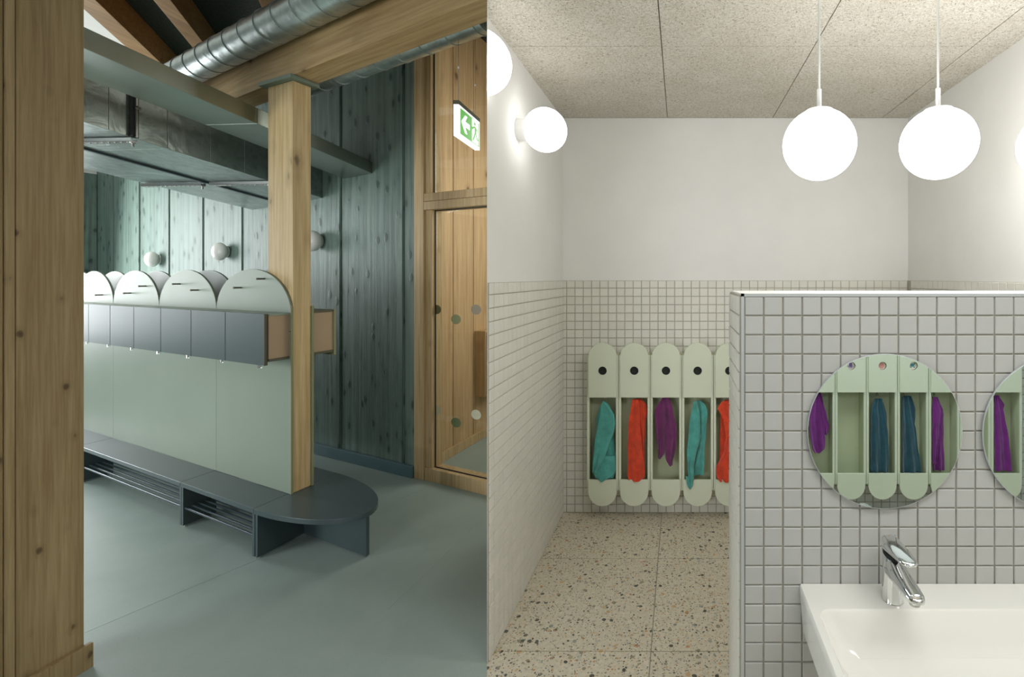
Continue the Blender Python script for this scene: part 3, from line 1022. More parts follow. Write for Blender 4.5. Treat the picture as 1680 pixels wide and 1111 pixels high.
# ---- wall globes
def wall_globe(pxl, pxr, cy, rpx, label):
    cpx = (pxl + pxr) / 2
    c = plane_pt(cpx, DW - 0.054)
    z = CAM_Z - (cy - CY) / FPX * c.y
    rz = rpx / FPX * c.y
    pe_ = EL.x - (cpx - CX) / FPX * EL.y
    pn_ = NL.x - (cpx - CX) / FPX * NL.y
    re = rz
    need = (pxr - pxl) / 2 / FPX * c.y
    rn = math.sqrt(max(need ** 2 - (re * pe_) ** 2, 0.03 ** 2)) / pn_
    g = empty('wall_lamp', (c.x + NL.x * 0.054, c.y + NL.y * 0.054, z), label, 'lamp', 'opal globe lamps on the teal wall')
    Mx = Matrix.Translation((c.x, c.y, z)) @ Matrix(((EL.x, NL.x, 0, 0), (EL.y, NL.y, 0, 0), (0, 0, 1, 0), (0, 0, 0, 1))) @ Matrix.Diagonal((re, rn, rz, 1))
    part(MB().ball(Mx), 'globe', M['opal'], g, smooth=True)
    p0 = (c.x + NL.x * (rn * 0.6), c.y + NL.y * (rn * 0.6), z)
    p1 = (c.x + NL.x * 0.0535, c.y + NL.y * 0.0535, z)
    part(MB().tube(p0, p1, rz * 0.64, 24), 'base', M['white_plastic'], g, smooth=True)
wall_globe(236, 262.5, 425.5, 12.6, 'unlit white globe wall lamp farthest from the timber post')
wall_globe(346, 374.6, 412.7, 14.7, 'unlit white globe wall lamp above the gap between the two nearer arches')
wall_globe(495, 529.8, 395.3, 17.0, 'unlit white globe wall lamp half hidden by the timber post')

# ---- big glulam beam, round ducts
EB, NB = V2(0.8768, -0.4809), V2(0.4809, 0.8768)
B0 = V2(-2.332, 2.75)
bp0 = B0 - EB * 2.6
poly = [B0 - EB * 2.6, B0 + EB * 2.4, B0 + EB * 2.4 + NB * 0.128, B0 - EB * 2.6 + NB * 0.128]
poly = clip(poly, O2, -RAYN)
ctr = sum(((Vector(p)) for p in poly), V2(0, 0)) / len(poly)
bmobj = MB()
# written in its own frame so that the fibre follows the beam
ang = math.atan2(EB.y, EB.x)
loc = [Matrix.Rotation(-ang, 2) @ (Vector(p) - B0) for p in poly]
bmobj.prism(loc, 2.5, 2.87)
bo = bmobj.build('timber_beam', M['spruce_beam'], bevel=0.003, label='long glulam timber beam resting on the post below the round duct', cat='beam')
bo.location = (B0.x, B0.y, 0)
bo.rotation_euler = (0, 0, ang)
def duct_run(c0, s0, s1, r, z, step, label, name='round_duct'):
    """spiral duct along EB through plan point c0"""
    d = empty(name, (c0.x, c0.y, z), label, 'duct')
    p0, p1 = c0 + EB * s0, c0 + EB * s1
    part(MB().tube((p0.x, p0.y, z), (p1.x, p1.y, z), r, 40), 'tube', M['galvanised'], d, smooth=True)
    s = s0 + 0.05
    while s < s1 - 0.02:
        a, b2 = c0 + EB * s, c0 + EB * (s + 0.007)
        part(MB().tube((a.x, a.y, z), (b2.x, b2.y, z), r + 0.0035, 40), 'seam_ring', M['galvanised'], d, smooth=True)
        s += step
    return d
c0 = V2((420 - CX) / FPX * 2.63, 2.63)
duct_run(c0, -1.9, 1.42, 0.084, 1.417 + 397 / 800 * 2.63, 0.185, 'thick galvanised spiral duct running above the timber beam')
c1 = V2((799 - CX) / FPX * 2.25, 2.25)
duct_run(c1, -1.9, 0.0, 0.062, 2.612, 0.2, 'thin galvanised spiral duct tucked behind the timber beam')

# ---- steel channel running to the teal wall
SD = Vector((0.066, 0.843, -0.081))
def sweep(p_near_bottom, s0, s1, width, height):
    """box whose near bottom edge passes p; width goes to -x"""
    a, b2 = Vector(p_near_bottom) + SD * s0, Vector(p_near_bottom) + SD * s1
    side = Vector((-SD.y, SD.x, 0)).normalized() * width
    up = Vector((0, 0, height))
    return MB().hexa([a, b2, b2 + side, a + side, a + up, b2 + up, b2 + side + up, a + side + up])
def s_wall(p, dD=0.0):
    p = Vector(p)
    return (DW - dD - NL.x * p.x - NL.y * p.y) / (NL.x * SD.x + NL.y * SD.y)
PS = Vector((-2.37, 2.80, 2.274))
st = empty('steel_channel', PS, 'flat grey-olive steel channel running over the metal duct to the teal wall', 'beam')
jn = 0.38
side = Vector((-SD.y, SD.x, 0)).normalized()
def swp(p, sA, sB, wd_, h_, cut=False):
    """as sweep, with the far end cut along the rear wall"""
    p = Vector(p)
    sd = side * wd_
    up = Vector((0, 0, h_))
    def end(q):
        return q + SD * (s_wall(q) if cut else sB)
    a, c = p + SD * sA, p + sd + SD * sA
    b2, d2 = end(p), end(p + sd)
    return MB().hexa([a, b2, d2, c, a + up, b2 + up, d2 + up, c + up])
part(swp(PS, -2.4, -0.075, 0.315, 0.088), 'section', M['steel_paint'], st, bevel=0.002)
part(swp(PS, -0.073, 0, 0.315, 0.088, True), 'section', M['steel_paint'], st, bevel=0.002)

# ---- rectangular duct with hangers
E0 = Vector((-2.859, 3.896, 2.05))
rd = empty('ventilation_duct', E0, 'large rectangular galvanised ventilation duct under the steel channel', 'duct')
WDU, HDU = 0.97, 0.255
cuts = [-3.4, -2.6, -1.9, -1.62, -1.30, -1.02, -0.76, -0.52, -0.30, 0]
for i in range(len(cuts) - 1):
    last = i == len(cuts) - 2
    mb = swp(E0 + Vector((0, 0, rnd.uniform(0, 0.0015))), cuts[i] + 0.0015, cuts[i + 1], WDU, HDU, last) if not last else None
    if last:
        # from cuts[i] to the wall on both edges
        p = E0
        sd = side * WDU
        up = Vector((0, 0, HDU))
        a, c = p + SD * cuts[i], p + sd + SD * (cuts[i])
        b2 = p + SD * s_wall(p)
        d2 = p + sd + SD * max(s_wall(p + sd), cuts[i] + 0.02)
        mb = MB().hexa([a, b2, d2, c, a + up, b2 + up, d2 + up, c + up])
    part(mb, 'duct_segment', M['galvanised'], rd, bevel=0.0015)
dn = Vector((0, 0, -1))
# longitudinal flange strip under the duct
q0 = E0 + side * 0.46
part(MB().hexa([q0 + SD * -2.6 + dn * 0.012, q0 + SD * 0.0 + dn * 0.012, q0 + side * 0.022 + SD * 0.0 + dn * 0.012, q0 + side * 0.022 + SD * -2.6 + dn * 0.012,
                q0 + SD * -2.6, q0 + SD * 0.0, q0 + side * 0.022 + SD * 0.0, q0 + side * 0.022 + SD * -2.6]), 'flange_strip', M['rod_metal'], rd)
# cross rails of perforated channel and their rods
def rail(s, f0, f1):
    p = E0 + SD * s
    a, b2 = p + side * f0 + dn * 0.026, p + side * f1 + dn * 0.026
    t = SD.normalized() * 0.016
    mb = MB()
    up = Vector((0, 0, 0.004))
    mb.hexa([a - t, b2 - t, b2 + t, a + t, a - t + up, b2 - t + up, b2 + t + up, a + t + up])
    for sg in (-1, 1):
        w_ = t * sg
        mb.hexa([a + w_ * 0.9, b2 + w_ * 0.9, b2 + w_, a + w_, a + w_ * 0.9 + Vector((0, 0, 0.02)), b2 + w_ * 0.9 + Vector((0, 0, 0.02)), b2 + w_ + Vector((0, 0, 0.02)), a + w_ + Vector((0, 0, 0.02))])
    n = int((b2 - a).length / 0.035)
    for k in range(1, n):
        c = a + (b2 - a) * (k / n)
        mb.tube(c + Vector((0, 0, -0.002)), c + Vector((0, 0, 0.006)), 0.006, 8)
    o = part(mb, 'hanger_rail', M['brushed'], rd)
    for f in (f0 + 0.01,):
        c = p + side * f
        m2 = MB().tube(c + dn * 0.05 - SD.normalized() * 0, c + dn * 0.02, 0.007, 8)
        m2.tube(c + dn * 0.032, c + dn * 0.026, 0.013, 6)
        part(m2, 'hanger_bolt', M['brushed'], rd)
rail(-1.50, -0.012, 0.44)
rail(-1.50, 0.50, 0.97)
rail(-0.55, -0.012, 0.44)
rail(-0.55, 0.50, 0.97)
# vertical channel on the front face of the duct
for s in (-1.50, -0.53):
    p = E0 + SD * s - side * 0.002
    t = SD.normalized() * 0.014
    part(MB().hexa([p - t - side * 0.02, p + t - side * 0.02, p + t, p - t] + [q + Vector((0, 0, HDU + 0.05)) for q in (p - t - side * 0.02, p + t - side * 0.02, p + t, p - t)]), 'vertical_rail', M['black'], rd)
    part(MB().hexa([p - t * 0.35 - side * 0.028, p + t * 0.35 - side * 0.028, p + t * 0.35 - side * 0.02, p - t * 0.35 - side * 0.02] + [q + Vector((0, 0, HDU + 0.05)) for q in (p - t * 0.35 - side * 0.028, p + t * 0.35 - side * 0.028, p + t * 0.35 - side * 0.02, p - t * 0.35 - side * 0.02)]), 'threaded_rod', M['brushed'], rd)
    c = p + Vector((0, 0, HDU * 0.62)) - side * 0.03
    part(MB().tube(c, c - side * 0.012, 0.010, 6), 'nut', M['brushed'], rd)

# ---- exit sign
s0 = Vector(((752.5 - CX) / FPX * 2.3, 2.3, 0))
s1 = Vector(((787 - CX) / FPX * 2.57, 2.57, 0))
ex = (s1 - s0)
eL = ex.length
ex.normalize()
nn = Vector((ex.y, -ex.x, 0))            # towards the washroom side
zt = CAM_Z + (CY - 171) / FPX * 2.3
zb = CAM_Z + (CY - 222.5) / FPX * 2.3
hS = zt - zb
sg = empty('exit_sign', (s0 + s1) / 2 + Vector((0, 0, zb)), 'illuminated green emergency exit sign hanging by wires in front of the upper glazing', 'sign')
# which side faces the camera
mid = (s0 + s1) / 2
if nn.dot(-mid) < 0:
    nn = -nn
def sp(u, v, d=0.0):
    """u along the sign from its camera-near end, v up, d out towards the viewer"""
    return s0 + ex * (u * eL) + Vector((0, 0, zb + v * hS)) + nn * d
bk = -0.024
part(MB().hexa([sp(0, 0, bk), sp(1, 0, bk), sp(1, 0), sp(0, 0), sp(0, 1, bk), sp(1, 1, bk), sp(1, 1), sp(0, 1)]), 'light_panel', M['sign_white'], sg, bevel=0.001)
part(MB().hexa([sp(0, 1.002, bk - 0.002), sp(1, 1.002, bk - 0.002), sp(1, 1.002, 0.002), sp(0, 1.002, 0.002), sp(0, 1.13, bk - 0.002), sp(1, 1.13, bk - 0.002), sp(1, 1.13, 0.002), sp(0, 1.13, 0.002)]), 'housing', M['olive_edge'], sg, bevel=0.001)
def flat(poly, d0, mat, name, root=sg):
    return part(MB().extr([sp(u, v, d0) for u, v in poly], nn * 0.0008), name, mat, root)
flat([(0.06, 0.09), (0.97, 0.09), (0.97, 0.93), (0.06, 0.93)], 0.0006, M['sign_green'], 'green_field')
ar = [(0.10, 0.52), (0.27, 0.80), (0.36, 0.80), (0.27, 0.60), (0.48, 0.60), (0.48, 0.43), (0.27, 0.43), (0.36, 0.22), (0.27, 0.22)]
flat(ar, 0.0016, M['sign_white'], 'arrow')
flat([(0.60, 0.12), (0.90, 0.12), (0.90, 0.90), (0.60, 0.90)], 0.0016, M['sign_white'], 'doorway')
cir = [(0.715 + 0.045 * math.cos(k * math.pi / 8), 0.78 + 0.06 * math.sin(k * math.pi / 8)) for k in range(16)]
flat(cir, 0.0026, M['sign_green'], 'running_figure')
flat([(0.70, 0.70), (0.80, 0.68), (0.79, 0.48), (0.71, 0.46)], 0.0026, M['sign_green'], 'running_figure')
flat([(0.58, 0.60), (0.70, 0.70), (0.71, 0.64), (0.60, 0.53)], 0.0026, M['sign_green'], 'running_figure')
flat([(0.79, 0.68), (0.88, 0.58), (0.86, 0.53), (0.78, 0.62)], 0.0026, M['sign_green'], 'running_figure')
flat([(0.71, 0.47), (0.77, 0.47), (0.71, 0.30), (0.64, 0.16), (0.60, 0.18), (0.66, 0.33)], 0.0026, M['sign_green'], 'running_figure')
flat([(0.74, 0.48), (0.79, 0.48), (0.84, 0.34), (0.94, 0.30), (0.93, 0.24), (0.81, 0.28)], 0.0026, M['sign_green'], 'running_figure')
for u in (0.10, 0.88):
    a = sp(u, 1.13, bk / 2)
    part(MB().tube(a, Vector((a.x, a.y, CEIL_L)), 0.0012, 6), 'wire', M['brushed'], sg)
    part(MB().tube(a + Vector((0, 0, 0.16)), a + Vector((0, 0, 0.168)), 0.004, 8), 'wire_grip', M['white_plastic'], sg)

# ================================================================== WASHROOM FITTINGS
# ---- globe lamps
def washer_globe(c, r, label, side_x):
    g = empty('wall_lamp', (side_x, c[1], c[2]), label, 'lamp', 'lit globe wall lamps on the left washroom wall')
    part(MB().ball(Matrix.Translation(c) @ Matrix.Diagonal((r * 0.97, r, r, 1))), 'globe', M['globe_dim'], g, smooth=True)
    part(MB().tube((side_x + 0.0005, c[1], c[2]), (c[0] - r * 0.80, c[1], c[2]), r * 0.52, 32), 'base', M['white_plastic'], g, smooth=True)
washer_globe((-0.590, 2.135, CAM_Z - (213.5 - CY) / FPX * 2.135), 0.0955, 'glowing globe wall lamp beside the back corner above the tiles', -0.709)
# truncated globe on the wall end
cy_ = 1.70
cc = Vector(((783.5 - CX) / FPX * cy_, cy_, CAM_Z - (102 - CY) / FPX * cy_))
g = empty('wall_lamp', (-0.66, cy_, cc.z), 'glowing globe wall lamp cut by the left edge of the washroom', 'lamp', 'lit globe wall lamps on the left washroom wall')
bm = bmesh.new()
bmesh.ops.create_uvsphere(bm, u_segments=40, v_segments=24, radius=56 / FPX * cy_ * 0.955)
bmesh.ops.translate(bm, verts=bm.verts, vec=cc)
n3 = Vector((RAYN.x, RAYN.y, 0))
res = bmesh.ops.bisect_plane(bm, geom=bm.verts[:] + bm.edges[:] + bm.faces[:], plane_co=n3 * 0.002, plane_no=n3, clear_inner=True)
edges = [e for e in res['geom_cut'] if isinstance(e, bmesh.types.BMEdge)]
bmesh.ops.edgeloop_fill(bm, edges=edges)
me = bpy.data.meshes.new('globe')
bmesh.ops.recalc_face_normals(bm, faces=bm.faces)
bm.to_mesh(me)
bm.free()
me.materials.append(M['globe_dim'])
o = link('globe', me, g, smooth=True)
o.location = -g.location
bp = V2(cc.x, cc.y)
qd = RAY.normalized()
t0_ = bp.dot(qd)
qa, qb = qd * (t0_ - 0.06), qd * (t0_ + 0.06)
part(MB().prism([qa + RAYN * 0.0003, qb + RAYN * 0.0003, qb + RAYN * 0.0018, qa + RAYN * 0.0018], cc.z - 0.06, cc.z + 0.06), 'base', M['white_plastic'], g)

def pendant(px, cy, label):
    Y = 1.60
    r = 58.6 / FPX * Y
    c = P(px, cy, Y)
    g = empty('pendant_lamp', (c.x, c.y, CEIL), label, 'lamp', 'glowing globe pendants over the vanity wall')
    rz = r * 0.985
    prof = []
    for i in range(25):
        th = math.pi * i / 24
        z = -math.cos(th) * rz
        prof.append((max(1e-4, math.sin(th) * r), z))
    zc = rz * 0.93
    prof = [(rr, z) for rr, z in prof if z < zc]
    prof.append((math.sqrt(max(0, 1 - (zc / rz) ** 2)) * r, zc))
    part(MB().lathe(prof, 44, Matrix.Translation((c.x, c.y, c.z))), 'globe', M['globe_on'], g, smooth=True)
    rim = math.sqrt(max(0, 1 - (zc / rz) ** 2)) * r
    part(MB().tube((c.x, c.y, c.z + zc), (c.x, c.y, c.z + zc + 0.004), rim * 1.02, 32), 'collar', M['white_plastic'], g, smooth=True)
    part(MB().tube((c.x, c.y, c.z + zc), (c.x, c.y, c.z + zc + 0.074), 0.0075, 16), 'stem', M['white_plastic'], g, smooth=True)
    part(MB().tube((c.x, c.y, c.z + zc + 0.07), (c.x, c.y, CEIL - 0.02), 0.0036, 10), 'cord', M['white_plastic'], g, smooth=True)
    part(MB().lathe([(0.05, -0.022), (0.05, -0.003), (0.046, 0)], 32, Matrix.Translation((c.x, c.y, CEIL))), 'ceiling_rose', M['white_plastic'], g, smooth=True)
pendant(1344, 237.5, 'glowing globe pendant nearest the free end of the vanity wall')
pendant(1539, 236, 'glowing globe pendant in the middle, above the tap')
pendant(1737, 237, 'glowing globe pendant of which only a sliver shows at the right edge')

# ---- towels
def sheet(rows, x0, zc, ybase, amp, folds, phase, mat, parent, name='fold', n=14, th=0.0045):
    """rows: (z, xl, xr, depth) from top to bottom; a draped sheet with soft vertical folds"""
    # resample the rows
    R_ = []
    for i in range(len(rows) - 1):
        a, b2 = rows[i], rows[i + 1]
        m = max(2, int(abs(a[0] - b2[0]) / 0.012))
        for k in range(m):
            f = k / m
            R_.append(tuple(a[j] * (1 - f) + b2[j] * f for j in range(4)))
    R_.append(rows[-1])
    vs, fs = [], []
    for j, (z, xl, xr, dp) in enumerate(R_):
        f = j / (len(R_) - 1)
        for i in range(n + 1):
            u = i / n
            wv = (math.sin(2 * math.pi * (1.5 * folds * u + phase) + 1.6 * f) + 0.45 * math.sin(2 * math.pi * (3.1 * folds * u + 2 * phase) - 2.2 * f)) * amp * 1.9 * (0.3 + 0.7 * f)
            wv -= 0.006 * (2 * u - 1) ** 4
            wob = 0.0012 * math.sin(19 * f + 5 * u)
            vs.append((x0 + xl + (xr - xl) * u + wob, ybase - dp - wv, zc + z))
    for j in range(len(R_) - 1):
        for i in range(n):
            k = j * (n + 1) + i
            fs.append((k, k + 1, k + n + 2, k + n + 1))
    o = MB().add(vs, fs).build(name, mat, parent, smooth=True)
    o.location = -parent.location
    s = o.modifiers.new('solid', 'SOLIDIFY')
    s.thickness = th
    s.offset = 0
    s2 = o.modifiers.new('sub', 'SUBSURF')
    s2.levels = 1
    s2.render_levels = 1
    return o


S = 2.80 / FPX           # metres per pixel in the back cubbies


def pxrows(rows, cx0, dlist=None):
    """rows as (py, pxl, pxr, depth) in picture pixels around column cx0 -> metres"""
    return [((CY - py) * S + CAM_Z, (xl - cx0) * S, (xr - cx0) * S, dp) for py, xl, xr, dp in rows]


def loop(parent, x, y, z, mat, dz=0.0, wid=0.005):
    """hanging loop"""
    pts = [Vector((x - wid, y, z - 0.022)), Vector((x - wid * 0.7, y, z - 0.006)), Vector((x, y, z + 0.002)), Vector((x + wid * 0.7, y, z - 0.006)), Vector((x + wid, y, z - 0.022))]
    o = MB().path(pts, 0.0013, 6).build('hanging_loop', mat, parent, smooth=True)
    o.location = -parent.location
    return o


# ---- cubbies
PT = 52.1 * 2.82 / FPX
CW = 46.6 * 2.82 / FPX
YF = 2.82
zf = lambda py: CAM_Z - (py - CY) / FPX * YF
Z_TOP, Z_UP, Z_LO, Z_BOT, Z_HOLE = zf(562.7), zf(652.6), zf(787.6), zf(831), zf(608.7)
Z_CT, Z_CB = zf(583), zf(806)


def cubby_meshes():
    hw_ = CW / 2
    out = {}
    # upper panel with a round hole; its back at y=0, front at y=-0.012
    n = 48
    r_h = 0.0245
    outer, inner = [], []
    rr = hw_
    zc = Z_TOP - rr
    for k in range(n):
        a = 2 * math.pi * k / n
        dx, dz = math.cos(a), math.sin(a)
        inner.append((r_h * dx, 0, Z_HOLE + r_h * dz))
        # ray from hole centre to outline
        best = None
        ox, oz = 0.0, Z_HOLE
        # sides
        if abs(dx) > 1e-6:
            t = (hw_ if dx > 0 else -hw_) / dx
            z = oz + t * dz
            if Z_UP - 1e-9 <= z <= zc + 1e-9:
                best = t
        if best is None and dz < 0:
            t = (Z_UP - oz) / dz
            best = t
        if best is None:
            # arc centre (0, zc) radius rr
            b2 = -(dz * (zc - oz))
            c2 = (zc - oz) ** 2 - rr * rr
            best = -b2 + math.sqrt(max(0, b2 * b2 - c2))
        outer.append((dx * best, 0, oz + dz * best))
    for cnr in ((-hw_, 0, Z_UP), (hw_, 0, Z_UP)):
        k = min(range(n), key=lambda q: (outer[q][0] - cnr[0]) ** 2 + (outer[q][2] - cnr[2]) ** 2)
        outer[k] = cnr
    out['upper_panel'] = MB().ringplate(outer, inner, (0, -0.012, 0)).mesh('upper_panel', M['cubby'])
    lo = [(-hw_, 0, Z_LO), (hw_, 0, Z_LO)]
    zc2 = Z_BOT + rr
    for k in range(0, 25):
        a = -math.pi * k / 24
        lo.append((rr * math.cos(a), 0, zc2 + rr * math.sin(a)))
    out['lower_panel'] = MB().extr(lo, (0, -0.012, 0)).mesh('lower_panel', M['cubby'])
    hp = PT / 2 - 0.0012
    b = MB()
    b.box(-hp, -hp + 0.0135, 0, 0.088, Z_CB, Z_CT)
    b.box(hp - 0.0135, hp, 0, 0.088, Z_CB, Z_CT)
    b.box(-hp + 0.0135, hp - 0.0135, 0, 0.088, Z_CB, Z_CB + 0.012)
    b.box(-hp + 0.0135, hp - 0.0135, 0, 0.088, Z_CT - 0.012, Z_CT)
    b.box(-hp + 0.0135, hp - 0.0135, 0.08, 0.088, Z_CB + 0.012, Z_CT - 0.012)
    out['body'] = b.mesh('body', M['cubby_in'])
    st_ = MB()
    st_.box(-hp, -hp + 0.0137, -0.001, 0.006, Z_CB, Z_CT)
    st_.box(hp - 0.0137, hp, -0.001, 0.006, Z_CB, Z_CT)
    out['front_edge'] = st_.mesh('front_edge', M['cubby'])
    hk = MB()
    hk.path([(0, 0.08, Z_UP + 0.01), (0, 0.07, Z_UP + 0.004), (0, 0.056, Z_UP - 0.008), (0, 0.05, Z_UP + 0.006)], 0.003, 8)
    hk.lathe([(0.012, 0), (0.012, 0.004)], 16, Matrix.Translation((0, 0.08, Z_UP + 0.01)) @ Matrix.Rotation(R(90), 4, 'X'))
    out['hook'] = hk.mesh('hook', M['brushed'])
    return out


CM = cubby_meshes()
for k in ('hook',):
    CM[k].polygons.foreach_set('use_smooth', [True] * len(CM[k].polygons))


def cubby(x, y, dz, yaw, label, group, plate=True):
    c = empty('towel_cubby', (x, y, dz), label, 'cubby', group)
    c.rotation_euler = (0, 0, yaw)
    for k in ('body', 'front_edge', 'upper_panel', 'lower_panel', 'hook'):
        o = bpy.data.objects.new(k, CM[k])
        o.parent = c
        col.objects.link(o)
        if k.endswith('panel'):
            m = o.modifiers.new('bevel', 'BEVEL')
            m.width = 0.0015
            m.segments = 2
            m.limit_method = 'ANGLE'
    if plate:
        o = MB().lathe([(0.032, 0), (0.032, 0.003)], 24, Matrix.Translation((0, 0.012, Z_HOLE)) @ Matrix.Rotation(R(90), 4, 'X')).build('hole_backing', M['hole'], c)
    return c


cub_c = [988.3, 1040.4, 1092.5, 1144.6, 1196.7]
names = ['holding the turquoise towel, at the free end of the row', 'holding the broad red towel, second from the free end', 'holding the purple towel, in the middle of the row',
         'holding the narrow turquoise towel, fourth from the free end', 'holding the half hidden red towel, next to the vanity wall']
YC = YF + 0.012
for px, nm in zip(cub_c, names):
    cubby((px - CX) / FPX * YF, YC, 0, 0, 'sage green arched towel cubby ' + nm, 'towel cubbies on the back wall')

# towels in the back cubbies, hanging slightly in front of the cubby face
YT = YF + 0.035


def towel(px, label, mat, group='towels in the back wall cubbies'):
    x = (px - CX) / FPX * 2.80
    return empty('towel', (x, YT, 1.3), label, 'towel', group)


def S_(t, rows, mat, amp=0.004, folds=1.2, ph=0.0, name='fold', yb=YT):
    rr = [((CY - py) / FPX * 2.80 + CAM_Z, (xl - CX) / FPX * 2.80, (xr - CX) / FPX * 2.80, dp) for py, xl, xr, dp in rows]
    return sheet(rr, 0, 0, yb, amp, folds, ph, M[mat], t, name)


t = towel(989, 'broad turquoise towel hanging crookedly at the free end of the row', None)
S_(t, [(664, 988, 993, 0.0), (672, 981, 999, 0.004), (690, 976, 1003, 0.0), (720, 975, 1004, -0.004), (755, 974, 1008, 0.0), (778, 972, 1009, 0.012), (789, 975, 1005, 0.03)], 'turquoise', 0.003, 1.0, 0.2, 'rear_fold')
S_(t, [(661, 987, 990, 0.018), (668, 984, 996, 0.022), (682, 983, 1006, 0.024), (697, 979, 1009, 0.026), (712, 976, 1006, 0.026), (730, 974, 999, 0.028), (750, 972, 992, 0.03), (768, 971, 983, 0.034), (778, 971, 978, 0.04)], 'turquoise', 0.003, 0.8, 0.1, 'front_fold')
S_(t, [(752, 985, 1008, 0.018), (770, 974, 1009, 0.026), (781, 972, 1008, 0.036), (787, 977, 998, 0.04), (793, 984, 988, 0.042)], 'turquoise', 0.002, 0.9, 0.4, 'corner_fold')
loop(t, (991 - CX) / FPX * 2.80, YT, CAM_Z - (653 - CY) / FPX * 2.80, M['opal'])
t = towel(1040, 'broad red-orange towel hanging straight, second from the free end', None)
S_(t, [(658, 1036, 1050, 0.0), (668, 1040, 1060, 0.004), (682, 1042, 1061, 0.004), (700, 1044, 1058, 0.002), (740, 1046, 1057, 0.0), (775, 1040, 1056, 0.006)], 'red_orange', 0.004, 1.0, 0.0, 'rear_fold')
S_(t, [(658, 1036, 1047, 0.02), (670, 1034, 1048, 0.024), (700, 1030, 1049, 0.026), (740, 1029, 1053, 0.026), (772, 1029, 1057, 0.028), (783, 1029, 1058, 0.036), (792, 1031, 1055, 0.042)], 'red_orange', 0.005, 0.9, 0.3, 'front_fold')
loop(t, (1041 - CX) / FPX * 2.80, YT, CAM_Z - (650 - CY) / FPX * 2.80, M['opal'])
t = towel(1092, 'short dark purple towel hanging in two tails in the middle cubby', None)
S_(t, [(654, 1088, 1092, 0.012), (664, 1080, 1091, 0.018), (674, 1074, 1091, 0.022), (700, 1075, 1091, 0.024), (725, 1077, 1091, 0.024), (748, 1079, 1090, 0.024), (757, 1079, 1083, 0.024)], 'purple', 0.005, 0.8, 0.2, 'left_tail')
S_(t, [(654, 1089, 1098, 0.016), (672, 1091, 1103, 0.022), (700, 1091, 1109, 0.026), (720, 1091, 1111, 0.028), (742, 1091, 1108, 0.028), (758, 1092, 1104, 0.028), (768, 1098, 1103, 0.028)], 'purple', 0.006, 0.8, 0.6, 'right_tail')
t = towel(1144, 'narrow turquoise towel twisted over the lower edge, fourth from the free end', None)
S_(t, [(661, 1144, 1150, 0.0), (668, 1146, 1158, 0.004), (678, 1147, 1162, 0.006), (700, 1147, 1160, 0.004), (740, 1146, 1157, 0.002), (775, 1136, 1156, 0.002), (786, 1134, 1156, 0.004)], 'turquoise', 0.004, 1.1, 0.5, 'rear_fold')
S_(t, [(661, 1138, 1143, 0.02), (672, 1136, 1147, 0.024), (690, 1132, 1149, 0.028), (720, 1129, 1150, 0.03), (745, 1127, 1143, 0.034), (770, 1128, 1138, 0.04), (785, 1130, 1138, 0.046), (797, 1130, 1137, 0.05), (804, 1131, 1133, 0.05)], 'turquoise', 0.004, 0.8, 0.2, 'front_fold')
S_(t, [(783, 1125, 1132, 0.042), (795, 1127, 1134, 0.044), (803, 1130, 1133, 0.046)], 'turquoise', 0.001, 0.6, 0.2, 'corner_fold')
loop(t, (1141 - CX) / FPX * 2.80, YT, CAM_Z - (652 - CY) / FPX * 2.80, M['opal'])
t = towel(1192, 'red-orange towel partly hidden by the end of the vanity wall', None)
S_(t, [(660, 1190, 1208, 0.0), (690, 1183, 1210, 0.004), (740, 1182, 1208, 0.004), (765, 1182, 1208, 0.006)], 'red_orange', 0.004, 1.2, 0.5, 'rear_fold')
S_(t, [(661, 1186, 1206, 0.018), (672, 1177, 1208, 0.024), (690, 1187, 1210, 0.028), (720, 1191, 1210, 0.028), (745, 1187, 1210, 0.03), (768, 1175, 1208, 0.034), (785, 1176, 1208, 0.042), (793, 1182, 1204, 0.044)], 'red_orange', 0.006, 1.3, 0.1, 'front_fold')
loop(t, (1189 - CX) / FPX * 2.80, YT, CAM_Z - (652 - CY) / FPX * 2.80, M['opal'])

